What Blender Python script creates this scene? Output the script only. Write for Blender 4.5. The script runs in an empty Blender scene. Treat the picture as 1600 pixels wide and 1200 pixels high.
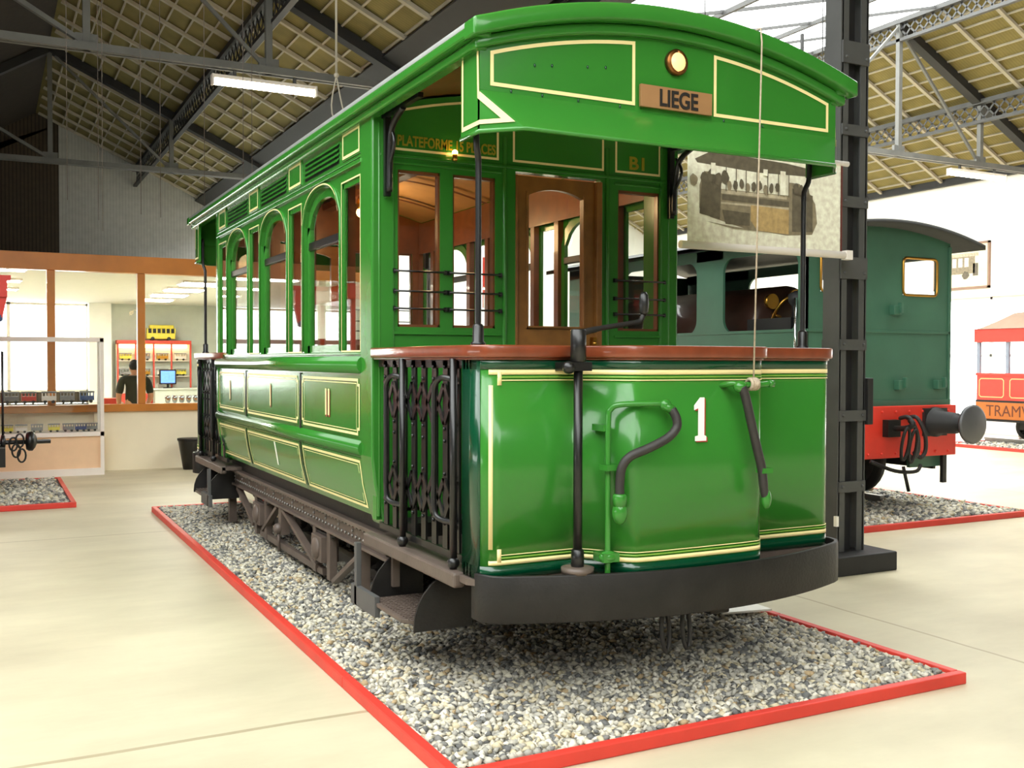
import bpy, bmesh, math, random
import numpy as np
from mathutils import Vector, Matrix
from math import pi, sin, cos, sqrt, atan2
random.seed(7); rng = np.random.default_rng(7)
SC = bpy.context.scene
COL = SC.collection

# ------------------------------------------------------------------ camera, world, light, exposure
cam_d = bpy.data.cameras.new('camera'); cam = bpy.data.objects.new('camera', cam_d); COL.objects.link(cam)
cam_d.sensor_width = 36; cam_d.lens = 35.87; cam_d.clip_start = 0.05; cam_d.clip_end = 500
RR = ((0.88928809, -0.45734169, 0.00229532), (0.00831915, 0.02119388, 0.99974077), (-0.45727178, -0.88903847, 0.02265216))
M4 = Matrix.Identity(4)
for i in range(3):
    for j in range(3): M4[j][i] = RR[i][j]
M4.translation = (0, 0, 1.65)
cam.matrix_world = M4
SC.camera = cam

W = bpy.data.worlds.new('sky'); SC.world = W; W.use_nodes = True
bg = W.node_tree.nodes['Background']; bg.inputs[0].default_value = (1.0, 0.99, 0.97, 1); bg.inputs[1].default_value = 7.0
def portal(loc, rot, sx, sy):
    l = bpy.data.lights.new('daylight_opening', 'AREA'); l.shape = 'RECTANGLE'; l.size = sx; l.size_y = sy
    l.cycles.is_portal = True
    o = bpy.data.objects.new('daylight_opening', l); COL.objects.link(o); o.location = loc; o.rotation_euler = rot
SC.view_settings.view_transform = 'Standard'; SC.view_settings.look = 'None'
SC.view_settings.gamma = 1; SC.view_settings.use_curve_mapping = False
SC.view_settings.exposure = 0.2
SC.cycles.max_bounces = 10; SC.cycles.transparent_max_bounces = 24; SC.cycles.diffuse_bounces = 5; SC.cycles.glossy_bounces = 4
SC.cycles.sample_clamp_indirect = 8; SC.cycles.use_denoising = True
SC.cycles.caustics_reflective = False; SC.cycles.caustics_refractive = False
# roof geometry of the hall (two bays seen): slope 1 falls to the gutter, slope 2 to the right wall
R1 = lambda x: 8.653 - 0.47 * x
R2 = lambda x: 8.30 - 0.51 * (x - 15.9)
portal((3.62, -6.25, R1(3.62) + .12), (0, math.atan(.47), 0), 5.5, 5.5)
portal((-1.31, -.25, 6.56 + .15), (0, -math.atan(.62), 0), 5.9, 17.5)
portal((11.1, 17.5, 7.35), (0, -math.atan(.255), 0), 9.6, 24)
portal((-9.05, 8.5, 2.3), (0, -pi / 2, 0), 2.8, 15)
portal((20.6, 13.5, 1.75), (0, pi / 2, 0), 2.7, 10.5)
portal((-1.6, 29.55, 1.95), (-pi / 2, 0, 0), 8.6, 2.2)

# ------------------------------------------------------------------ materials
def lin(c):
    return tuple(((v / 255) / 12.92 if v / 255 <= .04045 else ((v / 255 + .055) / 1.055) ** 2.4) for v in c) + (1,)
MATS = {}
def mat(name, rgb, rough=.5, metal=0, spec=.5, coat=0, var=.08, vs=6, bump=0, bs=40, emit=0, ecol=None):
    m = bpy.data.materials.new(name); m.use_nodes = True; nt = m.node_tree; b = nt.nodes['Principled BSDF']
    c = lin(rgb)
    b.inputs['Roughness'].default_value = rough; b.inputs['Metallic'].default_value = metal
    b.inputs['Specular IOR Level'].default_value = spec; b.inputs['Coat Weight'].default_value = coat
    b.inputs['Coat Roughness'].default_value = .06
    tc = nt.nodes.new('ShaderNodeTexCoord')
    if var:
        n = nt.nodes.new('ShaderNodeTexNoise'); n.inputs['Scale'].default_value = vs; n.inputs['Detail'].default_value = 4
        r = nt.nodes.new('ShaderNodeValToRGB')
        r.color_ramp.elements[0].color = tuple(v * (1 - var) for v in c[:3]) + (1,)
        r.color_ramp.elements[1].color = tuple(min(1, v * (1 + var)) for v in c[:3]) + (1,)
        r.color_ramp.elements[0].position = .3; r.color_ramp.elements[1].position = .7
        nt.links.new(tc.outputs['Object'], n.inputs['Vector']); nt.links.new(n.outputs['Fac'], r.inputs['Fac'])
        nt.links.new(r.outputs['Color'], b.inputs['Base Color'])
    else: b.inputs['Base Color'].default_value = c
    if bump:
        n2 = nt.nodes.new('ShaderNodeTexNoise'); n2.inputs['Scale'].default_value = bs
        bp = nt.nodes.new('ShaderNodeBump'); bp.inputs['Strength'].default_value = bump; bp.inputs['Distance'].default_value = .01
        nt.links.new(tc.outputs['Object'], n2.inputs['Vector']); nt.links.new(n2.outputs['Fac'], bp.inputs['Height'])
        nt.links.new(bp.outputs['Normal'], b.inputs['Normal'])
    if emit:
        b.inputs['Emission Color'].default_value = lin(ecol or rgb); b.inputs['Emission Strength'].default_value = emit
    MATS[name] = m; return m
def glassmat(name, tint=(1, 1, 1), ior=1.45, mul=1.0):
    m = bpy.data.materials.new(name); m.use_nodes = True; nt = m.node_tree; nt.nodes.remove(nt.nodes['Principled BSDF'])
    t = nt.nodes.new('ShaderNodeBsdfTransparent'); t.inputs[0].default_value = tint + (1,)
    g = nt.nodes.new('ShaderNodeBsdfGlossy'); g.inputs['Roughness'].default_value = .02
    f = nt.nodes.new('ShaderNodeFresnel'); f.inputs[0].default_value = ior
    k = nt.nodes.new('ShaderNodeMath'); k.operation = 'MULTIPLY'; k.inputs[1].default_value = mul
    mx = nt.nodes.new('ShaderNodeMixShader')
    ge = nt.nodes.new('ShaderNodeNewGeometry'); fr = nt.nodes.new('ShaderNodeMath'); fr.operation = 'SUBTRACT'; fr.inputs[0].default_value = 1; fr.use_clamp = True
    k2 = nt.nodes.new('ShaderNodeMath'); k2.operation = 'MULTIPLY'; k2.use_clamp = True
    nt.links.new(ge.outputs['Backfacing'], fr.inputs[1]); nt.links.new(f.outputs[0], k.inputs[0]); nt.links.new(k.outputs[0], k2.inputs[0]); nt.links.new(fr.outputs[0], k2.inputs[1]); nt.links.new(k2.outputs[0], mx.inputs[0])
    nt.links.new(t.outputs[0], mx.inputs[1]); nt.links.new(g.outputs[0], mx.inputs[2])
    nt.links.new(mx.outputs[0], nt.nodes['Material Output'].inputs[0]); MATS[name] = m; return m
def stripes(m, axis, scale, dark, mixf=.5, coord='Object'):
    """multiply the base colour by soft bands along one axis (boards, corrugation)"""
    nt = m.node_tree; b = nt.nodes['Principled BSDF']
    tc = nt.nodes.new('ShaderNodeTexCoord'); w = nt.nodes.new('ShaderNodeTexWave'); w.wave_type = 'BANDS'; w.bands_direction = axis
    w.inputs['Scale'].default_value = scale; w.inputs['Distortion'].default_value = .4
    mx = nt.nodes.new('ShaderNodeMix'); mx.data_type = 'RGBA'; mx.blend_type = 'MULTIPLY'; mx.inputs[0].default_value = mixf
    r = nt.nodes.new('ShaderNodeValToRGB'); r.color_ramp.elements[0].color = (dark, dark, dark, 1); r.color_ramp.elements[0].position = .05; r.color_ramp.elements[1].position = .45
    nt.links.new(tc.outputs[coord], w.inputs[0]); nt.links.new(w.outputs['Fac'], r.inputs[0])
    src = b.inputs['Base Color'].links[0].from_socket if b.inputs['Base Color'].links else None
    if src: nt.links.new(src, mx.inputs[6])
    else: mx.inputs[6].default_value = b.inputs['Base Color'].default_value
    nt.links.new(r.outputs[0], mx.inputs[7]); nt.links.new(mx.outputs[2], b.inputs['Base Color'])

GREEN = mat('green_paint', (50, 120, 42), rough=.2, spec=.42, coat=.2, var=.04, vs=3)
DGREEN = mat('dark_green_paint', (0, 62, 36), rough=.25, coat=.5, var=.04)
CREAM = mat('cream_lining', (240, 222, 160), rough=.4, var=.03)
LGREEN = mat('light_green_line', (120, 165, 60), rough=.4, var=.03)
BLACK = mat('black_gloss_iron', (16, 15, 15), rough=.36, coat=.12, var=.2, vs=12)
IRON = mat('dark_iron', (32, 30, 28), rough=.5, metal=.3, var=.3, vs=8, bump=.15, bs=60)
TRUCK = mat('brown_grey_truck_paint', (92, 80, 72), rough=.45, var=.15, vs=8, bump=.1, bs=50)
STEEL = mat('worn_steel', (150, 148, 145), rough=.3, metal=.9, var=.1)
RAILWOOD = mat('varnished_rail_wood', (120, 58, 34), rough=.28, coat=.4, var=.15, vs=14)
DOORWOOD = mat('varnished_door_wood', (138, 92, 44), rough=.3, coat=.4, var=.18, vs=10)
INWOOD = mat('interior_brown_wood', (112, 62, 30), rough=.35, coat=.2, var=.2, vs=9)
CEILWOOD = mat('interior_ceiling_boards', (205, 160, 105), rough=.4, var=.1)
RUBBER = mat('black_rubber_hose', (42, 38, 36), rough=.55, var=.15, vs=20, bump=.1, bs=120)
BRASS = mat('brass', (190, 140, 60), rough=.3, metal=1, var=.1)
ROPEM = mat('grey_rope', (176, 160, 138), rough=.9, var=.15, vs=60)
YELLOW = mat('yellow_lettering', (150, 140, 20), rough=.5, var=0)
WHITE = mat('white_lettering', (250, 246, 235), rough=.5, var=0)
REDSH = mat('red_shade_lettering', (150, 40, 30), rough=.5, var=0)
SIGNB = mat('brown_sign_board', (150, 110, 70), rough=.5, var=.08)
BLKLET = mat('black_lettering', (22, 16, 12), rough=.6, var=0)
ROOFM = mat('grey_tram_roof', (120, 122, 118), rough=.5, var=.1)
LAMPG = mat('lit_lamp_glass', (255, 210, 150), rough=.2, var=0, emit=.9, ecol=(255, 190, 110))
BULB = mat('lit_bulb', (255, 220, 160), rough=.3, var=0, emit=22, ecol=(255, 190, 110))
TUBE = mat('lit_fluorescent_tube', (255, 250, 235), rough=.3, var=0, emit=26, ecol=(255, 240, 205))
GLASS = glassmat('clear_window_glass', (.97, .98, .97), mul=1.8)
BIGGLASS = glassmat('shopfront_glass', (.96, .97, .96), mul=.6)
ROOFGL = glassmat('roof_glazing', (.93, .95, .95), mul=.3)
REDK = mat('red_kerb_paint', (208, 58, 46), rough=.5, var=.08, vs=4, bump=.05)
LRED = mat('red_tram_paint', (222, 60, 50), rough=.3, coat=.3, var=.05)
LOCOG = mat('locomotive_green_paint', (62, 106, 84), rough=.42, var=.12, vs=2.5, bump=.03)
LOCOR = mat('locomotive_red_paint', (226, 58, 42), rough=.45, var=.06)
STEELGREY = mat('dark_grey_steelwork', (78, 78, 77), rough=.55, var=.12, vs=5)
TRUSSP = mat('grey_truss_paint', (108, 108, 104), rough=.55, var=.12, vs=5)
STEELBLK = mat('near_black_steelwork', (34, 33, 33), rough=.6, var=.1)
BATTEN = mat('pale_roof_batten', (176, 168, 150), rough=.8, var=.08)
ROOFB = mat('yellow_brown_roof_boards', (128, 116, 66), rough=.85, var=.14, vs=3)
stripes(ROOFB, 'Y', 5, .72, .55)
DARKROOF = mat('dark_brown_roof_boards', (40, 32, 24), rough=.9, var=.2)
WALLW = mat('white_wall_plaster', (247, 246, 243), rough=.85, var=.05, vs=2, bump=.08, bs=12)
WALLC = mat('cream_wall_plaster', (236, 226, 200), rough=.85, var=.04, vs=2)
WALLG = mat('grey_sheet_wall', (176, 176, 172), rough=.8, var=.08)
stripes(WALLG, 'X', 4, .7, .5)
WALLD = mat('dark_board_wall', (70, 58, 44), rough=.85, var=.15)
stripes(WALLD, 'X', 3.5, .3, .8)
WALLM = mat('mid_grey_wall', (112, 108, 100), rough=.85, var=.1)
ORANGE = mat('orange_brown_timber', (190, 118, 44), rough=.4, coat=.2, var=.12, vs=3)
OFFG = mat('pale_grey_office_wall', (196, 202, 194), rough=.8, var=.03)
OFFC = mat('white_office_ceiling', (222, 224, 220), rough=.8, var=.02)
PANEL = mat('lit_ceiling_panel', (255, 250, 235), rough=.5, var=0, emit=60, ecol=(255, 250, 235))
CASEW = mat('white_case_metal', (240, 232, 224), rough=.45, var=.02)
SALMON = mat('salmon_panel', (240, 204, 166), rough=.6, var=.03)
YEL = mat('yellow_model_paint', (222, 206, 70), rough=.4, var=.05)
BLUE = mat('blue_model_paint', (60, 80, 130), rough=.4, var=.05)
GREYM = mat('grey_model_paint', (130, 130, 132), rough=.4, var=.1)
CHROME = mat('chrome', (225, 228, 232), rough=.12, metal=1, var=0)
REDF = mat('red_frame_paint', (205, 66, 50), rough=.45, var=.05)
SCREEN = mat('lit_screen', (70, 110, 200), rough=.3, var=.5, vs=14, emit=2.2, ecol=(90, 130, 220))
WARM = mat('lit_warm_strip', (255, 225, 150), rough=.5, var=0, emit=10, ecol=(255, 220, 140))
PRINT = [mat('banner_print_' + n, c, rough=.35, coat=.15, var=.22, vs=22) for n, c in
         (('paper', (246, 238, 214)), ('pale_grey', (190, 178, 152)), ('mid_grey', (146, 134, 110)), ('dark_grey', (104, 96, 80)), ('warm', (186, 158, 108)))]
SKIN = mat('skin', (190, 140, 110), rough=.5, var=.04)
SHIRT = mat('dark_olive_shirt', (46, 46, 34), rough=.85, var=.1)
TROUS = mat('dark_trousers', (36, 36, 42), rough=.85, var=.1)
HAIR = mat('dark_hair', (28, 24, 20), rough=.7, var=.2, vs=40)
BROWNB = mat('brown_lettered_board', (172, 96, 36), rough=.4, var=.08)
TANROOF = mat('tan_tram_roof', (160, 134, 116), rough=.6, var=.05)

# floor: cast concrete with slab joints and stains
FLOOR = mat('concrete_floor', (200, 191, 163), rough=.5, spec=.35, var=.10, vs=.9, bump=.04, bs=30)
def floor_joints(m):
    nt = m.node_tree; b = nt.nodes['Principled BSDF']; N = nt.nodes.new; L = nt.links.new
    tc = N('ShaderNodeTexCoord'); sp = N('ShaderNodeSeparateXYZ'); L(tc.outputs['Object'], sp.inputs[0])
    nz = N('ShaderNodeTexNoise'); nz.inputs['Scale'].default_value = 1.3; L(tc.outputs['Object'], nz.inputs['Vector'])
    wob = N('ShaderNodeMath'); wob.operation = 'MULTIPLY_ADD'; L(nz.outputs['Fac'], wob.inputs[0]); wob.inputs[1].default_value = .04; wob.inputs[2].default_value = -.02
    last = None
    for ax, pos, wd in (('X', 5.05, .012), ('Y', 4.55, .016), ('Y', 10.25, .012), ('X', -3.2, .014), ('X', 11.6, .012), ('Y', -1.2, .012)):
        a = N('ShaderNodeMath'); a.operation = 'ADD'; L(sp.outputs[ax], a.inputs[0]); L(wob.outputs[0], a.inputs[1])
        c = N('ShaderNodeMath'); c.operation = 'COMPARE'; L(a.outputs[0], c.inputs[0]); c.inputs[1].default_value = pos; c.inputs[2].default_value = wd
        if ax == 'Y':
            lt_ = N('ShaderNodeMath'); lt_.operation = 'LESS_THAN'; L(sp.outputs['X'], lt_.inputs[0]); lt_.inputs[1].default_value = 3.0; c0 = c
            c = N('ShaderNodeMath'); c.operation = 'MULTIPLY'; L(c0.outputs[0], c.inputs[0]); L(lt_.outputs[0], c.inputs[1])
        if last is None: last = c
        else:
            mx = N('ShaderNodeMath'); mx.operation = 'MAXIMUM'; L(last.outputs[0], mx.inputs[0]); L(c.outputs[0], mx.inputs[1]); last = mx
    st = N('ShaderNodeTexNoise'); st.inputs['Scale'].default_value = .55; st.inputs['Detail'].default_value = 7; st.inputs['Roughness'].default_value = .65
    mp = N('ShaderNodeMapping'); mp.inputs['Scale'].default_value = (1, 2.4, 1); L(tc.outputs['Object'], mp.inputs[0]); L(mp.outputs[0], st.inputs['Vector'])
    rp = N('ShaderNodeValToRGB'); rp.color_ramp.elements[0].color = (.80, .78, .76, 1); rp.color_ramp.elements[0].position = .34; rp.color_ramp.elements[1].position = .62
    L(st.outputs['Fac'], rp.inputs[0])
    m1 = N('ShaderNodeMix'); m1.data_type = 'RGBA'; m1.blend_type = 'MULTIPLY'; m1.inputs[0].default_value = .8
    L(b.inputs['Base Color'].links[0].from_socket, m1.inputs[6]); L(rp.outputs[0], m1.inputs[7])
    m2 = N('ShaderNodeMix'); m2.data_type = 'RGBA'; m2.blend_type = 'MIX'; m2.inputs[7].default_value = lin((150, 136, 108))
    k = N('ShaderNodeMath'); k.operation = 'MULTIPLY'; L(last.outputs[0], k.inputs[0]); k.inputs[1].default_value = .7
    L(k.outputs[0], m2.inputs[0]); L(m1.outputs[2], m2.inputs[6]); L(m2.outputs[2], b.inputs['Base Color'])
floor_joints(FLOOR)
# gravel: each stone its own grey, buff or white
GRAVEL = mat('mixed_gravel', (150, 148, 140), rough=.8, var=0)
def gravel_nodes(m):
    nt = m.node_tree; b = nt.nodes['Principled BSDF']
    g = nt.nodes.new('ShaderNodeNewGeometry'); r = nt.nodes.new('ShaderNodeValToRGB'); r.color_ramp.interpolation = 'CONSTANT'
    cs = [(0, (124, 123, 118)), (.14, (184, 179, 165)), (.32, (156, 153, 143)), (.46, (202, 195, 174)), (.64, (102, 102, 100)), (.73, (194, 182, 152)), (.83, (214, 208, 192)), (.96, (170, 148, 112))]
    e = r.color_ramp.elements
    while len(e) < len(cs): e.new(.5)
    for k, (p, c) in zip(e, cs): k.position = p; k.color = lin(c)
    nt.links.new(g.outputs['Random Per Island'], r.inputs[0]); nt.links.new(r.outputs[0], b.inputs['Base Color'])
gravel_nodes(GRAVEL)

# ------------------------------------------------------------------ mesh helpers
class G:
    def __init__(s): s.v = []; s.f = []; s.sm = []
    def add(s, vs, fs, smooth=False):
        n = len(s.v); s.v += [tuple(map(float, p)) for p in vs]; s.f += [tuple(i + n for i in f) for f in fs]; s.sm += [smooth] * len(fs); return s
    def box(s, x0, x1, y0, y1, z0, z1):
        return s.add([(x0, y0, z0), (x1, y0, z0), (x1, y1, z0), (x0, y1, z0), (x0, y0, z1), (x1, y0, z1), (x1, y1, z1), (x0, y1, z1)],
                     [(3, 2, 1, 0), (4, 5, 6, 7), (0, 1, 5, 4), (1, 2, 6, 5), (2, 3, 7, 6), (3, 0, 4, 7)])
    def beam(s, a, b, w, h, up=(0, 0, 1)):
        a, b = Vector(a), Vector(b); d = (b - a).normalized(); u = Vector(up)
        sd = d.cross(u)
        if sd.length < 1e-4: sd = d.cross(Vector((0, 1, 0)))
        sd.normalize(); u = sd.cross(d).normalized()
        c = [sd * (w / 2) * i + u * (h / 2) * j for i, j in ((-1, -1), (1, -1), (1, 1), (-1, 1))]
        return s.add([a + k for k in c] + [b + k for k in c], [(3, 2, 1, 0), (4, 5, 6, 7), (0, 1, 5, 4), (1, 2, 6, 5), (2, 3, 7, 6), (3, 0, 4, 7)])
    def tube(s, pts, r, n=10, closed=False):
        P = [Vector(p) for p in pts]; m = len(P); R = r if isinstance(r, (list, tuple)) else [r] * m
        T = []
        for i in range(m):
            a = P[(i - 1) % m] if (closed or i > 0) else P[i]; b = P[(i + 1) % m] if (closed or i < m - 1) else P[i]
            T.append((b - a).normalized())
        ref = Vector((0, 0, 1)) if abs(T[0].z) < .9 else Vector((0, 1, 0))
        u = (ref - T[0] * ref.dot(T[0])).normalized(); vs = []
        for i in range(m):
            u = (u - T[i] * u.dot(T[i])).normalized(); w = T[i].cross(u)
            vs += [P[i] + (u * cos(2 * pi * k / n) + w * sin(2 * pi * k / n)) * R[i] for k in range(n)]
        fs = []
        for i in range(m if closed else m - 1):
            for k in range(n):
                a = i * n + k; b = i * n + (k + 1) % n; i2 = (i + 1) % m
                fs.append((a, b, i2 * n + (k + 1) % n, i2 * n + k))
        s.add(vs, fs, True)
        if not closed: 
            nb = len(s.v) - m * n
            s.f += [tuple(nb + k for k in reversed(range(n))), tuple(nb + (m - 1) * n + k for k in range(n))]; s.sm += [False, False]
        return s
    def cyl(s, a, b, r, n=20): return s.tube([a, b], r, n)
    def lathe(s, c, ax, prof, n=24):
        ax = Vector(ax).normalized(); c = Vector(c)
        return s.tube([c + ax * (t + i * 1e-6) for i, (t, r) in enumerate(prof)], [max(r, 1e-4) for t, r in prof], n)
    def prism(s, pts, vec):
        n = len(pts); P = [Vector(p) for p in pts]; v = Vector(vec)
        return s.add(P + [p + v for p in P], [tuple(reversed(range(n))), tuple(range(n, 2 * n))] + [(i, (i + 1) % n, n + (i + 1) % n, n + i) for i in range(n)])
    def sheet(s, rows, th=None, smooth=True):
        """grid surface from rows of points"""
        n = len(rows[0]); vs = [p for r in rows for p in r]
        return s.add(vs, [(i * n + k, i * n + k + 1, (i + 1) * n + k + 1, (i + 1) * n + k) for i in range(len(rows) - 1) for k in range(n - 1)], smooth)
    def ribbon(s, path, z0, z1, th, off=0.0, smooth=True):
        """upright wall following a plan path; th to the left of travel, off shifts to the right"""
        P = [Vector(p) for p in path]; nn = []
        for i in range(len(P)):
            a = P[max(i - 1, 0)]; b = P[min(i + 1, len(P) - 1)]; t = (b - a).normalized(); nn.append(Vector((t.y, -t.x)))
        o = [p + k * off for p, k in zip(P, nn)]; q = [p + k * (off - th) for p, k in zip(P, nn)]; n = len(P)
        zz0 = z0 if callable(z0) else (lambda i: z0); zz1 = z1 if callable(z1) else (lambda i: z1)
        vs = [(p.x, p.y, zz0(i)) for i, p in enumerate(o)] + [(p.x, p.y, zz1(i)) for i, p in enumerate(o)] + [(p.x, p.y, zz1(i)) for i, p in enumerate(q)] + [(p.x, p.y, zz0(i)) for i, p in enumerate(q)]
        for a in range(4):
            b = (a + 1) % 4
            s.add([vs[a * n + i] for i in range(n)] + [vs[b * n + i] for i in range(n)], [(i, i + 1, n + i + 1, n + i) for i in range(n - 1)], smooth)
        s.add([vs[a * n] for a in range(4)], [(0, 1, 2, 3)]); s.add([vs[a * n + n - 1] for a in range(4)], [(3, 2, 1, 0)])
        return s
    def ball(s, c, r, n=14, m=9):
        r = r if isinstance(r, (tuple, list)) else (r, r, r)
        return s.sheet([[(c[0] + r[0] * sin(pi * i / m) * cos(2 * pi * k / n), c[1] + r[1] * sin(pi * i / m) * sin(2 * pi * k / n), c[2] + r[2] * cos(pi * i / m)) for k in range(n + 1)] for i in range(m + 1)])
    def outline(s, poly, w, fn):
        """painted outline: closed polygon in (u,v), width w inwards, fn maps (u,v) to space"""
        n = len(poly); P = [Vector(p) for p in poly]
        A = sum(P[i].x * P[(i + 1) % n].y - P[(i + 1) % n].x * P[i].y for i in range(n)); sg = 1 if A > 0 else -1
        Q = []
        for i in range(n):
            a = (P[i] - P[i - 1]).normalized(); b = (P[(i + 1) % n] - P[i]).normalized()
            na = Vector((-a.y, a.x)) * sg; nb = Vector((-b.y, b.x)) * sg
            k = na + nb; k = k / max(k.length_squared, .3) * 2
            Q.append(P[i] + k * w)
        for i in range(n):
            j = (i + 1) % n; st = max(1, int((P[j] - P[i]).length / .12))
            for t in range(st):
                l = lambda X, Y, f: X + (Y - X) * f
                a, b = t / st, (t + 1) / st
                s.add([fn(*l(P[i], P[j], a)), fn(*l(P[i], P[j], b)), fn(*l(Q[i], Q[j], b)), fn(*l(Q[i], Q[j], a))], [(0, 1, 2, 3)])
        return s
    def map(s, fn): s.v = [fn(p) for p in s.v]; return s
    def build(s, name, parent, m, bevel=0, recalc=True, merge=True):
        off = Vector((0, 0, 0)); q = parent
        while q is not None: off += q.location; q = q.parent
        me = bpy.data.meshes.new(name); me.from_pydata([(p[0] - off.x, p[1] - off.y, p[2] - off.z) for p in s.v], [], s.f)
        me.polygons.foreach_set('use_smooth', s.sm)
        if recalc:
            bm = bmesh.new(); bm.from_mesh(me)
            if merge: bmesh.ops.remove_doubles(bm, verts=bm.verts, dist=1e-5)
            bmesh.ops.recalc_face_normals(bm, faces=bm.faces); bm.to_mesh(me); bm.free()
        me.materials.append(m)
        o = bpy.data.objects.new(name, me); COL.objects.link(o)
        if parent: o.parent = parent
        if bevel:
            b = o.modifiers.new('edge', 'BEVEL'); b.width = bevel; b.segments = 2; b.limit_method = 'ANGLE'; b.angle_limit = .7
        return o
def tag(o, label, cat, group=None, kind=None):
    o['label'] = label; o['category'] = cat
    if group: o['group'] = group
    if kind: o['kind'] = kind
    return o
def thing(name, label, cat, loc, group=None, kind=None):
    o = bpy.data.objects.new(name, None); COL.objects.link(o); o.location = loc; o.empty_display_size = .2
    return tag(o, label, cat, group, kind)
def single(g, name, m, label, cat, group=None, kind=None, bevel=0):
    return tag(g.build(name, None, m, bevel), label, cat, group, kind)
def text_g(body, size, fn, ext=.002, sx=1.0, align='CENTER', bold=.022):
    """lettering as solid mesh; fn maps (u, v, depth) to space"""
    cu = bpy.data.curves.new('lettering', 'FONT'); cu.body = body; cu.size = size; cu.extrude = ext; cu.align_x = align; cu.offset = size * bold
    o = bpy.data.objects.new('lettering', cu); COL.objects.link(o)
    dg = bpy.context.evaluated_depsgraph_get(); me = o.evaluated_get(dg).to_mesh()
    g = G(); g.add([fn(v.co.x * sx, v.co.y, v.co.z) for v in me.vertices], [tuple(p.vertices) for p in me.polygons])
    o.evaluated_get(dg).to_mesh_clear(); bpy.data.objects.remove(o); bpy.data.curves.remove(cu); return g
def arc(cx, cy, r, a0, a1, n): return [(cx + r * cos(a0 + (a1 - a0) * i / n), cy + r * sin(a0 + (a1 - a0) * i / n)) for i in range(n + 1)]
def smoothpath(pts, n=6):
    P = [Vector(p) for p in pts]; out = []
    for i in range(len(P) - 1):
        p0 = P[max(i - 1, 0)]; p1 = P[i]; p2 = P[i + 1]; p3 = P[min(i + 2, len(P) - 1)]
        for k in range(n):
            t = k / n; out.append(.5 * ((2 * p1) + (p2 - p0) * t + (2 * p0 - 5 * p1 + 4 * p2 - p3) * t * t + (3 * p1 - p0 - 3 * p2 + p3) * t ** 3))
    out.append(P[-1]); return out
def copy_tree(o, parent=None):
    c = o.copy(); COL.objects.link(c); c.parent = parent
    for ch in list(o.children): copy_tree(ch, c)
    return c

# ================================================================== THE HALL
single(G().box(-9, 24, -9, 32, -.2, 0), 'floor', FLOOR, 'pale concrete floor of the hall with dark slab joints', 'floor', kind='structure')
def slope(x0, x1, y0, y1, f, t=.05):
    return G().prism([(x0, y0, f(x0)), (x1, y0, f(x1)), (x1, y0, f(x1) + t), (x0, y0, f(x0) + t)], (0, y1 - y0, 0))
XG, XR1, XR2, XW = 6.07, 1.18, 15.9, 20.5
YT = [5.9, 14.4, 22.9]; YB, YF = 29.5, -9.0
single(slope(XR1, XG + .25, -3.5, YB, R1), 'ceiling', ROOFB, 'yellow-brown boarded roof slope above the green tram', 'roof', kind='structure')
single(slope(XR2, XW, YF, YB, R2), 'ceiling', ROOFB, 'yellow-brown boarded roof slope above the locomotive, running down to the white wall', 'roof', kind='structure')
LS = lambda x: R1(XR1) - .62 * (XR1 - x)
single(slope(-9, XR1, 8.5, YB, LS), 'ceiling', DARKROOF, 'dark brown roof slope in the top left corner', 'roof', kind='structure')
single(slope(-9, -3.8, YF, 8.5, LS), 'ceiling', DARKROOF, 'dark brown roof strip beyond the added glazed slope on the left', 'roof', kind='structure')
# battens and rafters of the two pale-battened slopes
def batten_set(x0, x1, y0, y1, f, label):
    t = thing('ceiling_battens', label, 'roof battens', (x0, y0, f(x0)), kind='structure')
    g = G(); n = int((x1 - x0) / .31)
    for i in range(1, n + 1):
        x = x0 + i * .31
        g.beam((x, y0, f(x) - .02), (x, y1, f(x) - .02), .03, .035, (-(f(1) - f(0)), 0, 1))
    g.build('batten', t, BATTEN, merge=False)
    g = G(); y = y0 + .3
    while y < y1:
        if min(abs(y - q) for q in YT) > .3: g.beam((x0 + .05, y, f(x0 + .05) - .05), (x1 - .02, y, f(x1 - .02) - .05), .075, .06)
        y += .925
    g.build('rafter', t, BATTEN, merge=False); return t
batten_set(XR1, XG + .2, 7.6, YB, R1, 'pale timber battens under the roof slope above the green tram')
batten_set(XR2, XW, 7.6, YB, R2, 'pale timber battens under the roof slope above the locomotive')
# glazed roofs with bars; the two near-end ones are unseen, added for light
def glazing(x0, x1, y0, y1, f, label, step=.9):
    t = thing('window_added_roof' if x1 < 7 else 'window_2', label, 'roof glazing', (x0, y0, f(x0)), kind='structure')
    G().prism([(x0, y0, f(x0) + .06), (x1, y0, f(x1) + .06), (x1, y0, f(x1) + .066), (x0, y0, f(x0) + .066)], (0, y1 - y0, 0)).build('pane', t, ROOFGL)
    g = G(); y = y0
    while y <= y1 + .01: g.beam((x0, y, f(x0)), (x1, y, f(x1)), .03, .05); y += step
    for k in range(4):
        x = x0 + (x1 - x0) * k / 3; g.beam((x, y0, f(x) - .03), (x, y1, f(x) - .03), .05, .07)
    g.build('glazing_bar', t, STEELGREY, merge=False)
glazing(XR1, XG, YF, -3.5, R1, 'added unseen glazed roof slope over the near end of the hall, falling to the column line', 1.8)  # added skylight out of view, its length set by the light wanted in front
glazing(-3.8, XR1, YF, 8.5, LS, 'added unseen glazed roof slope over the near end of the hall, falling to the left', 1.8)  # added skylight out of view, there to light the floor on the left
single(slope(XR1 - .05, XG, -3.6, -3.4, R1), 'trim_1', STEELGREY, 'joint strip between the added glazing and the boarded roof', 'trim', kind='structure')
R2L = lambda x: 5.95 + (8.30 - 5.95) * (x - 6.4) / (XR2 - 6.4)
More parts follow.
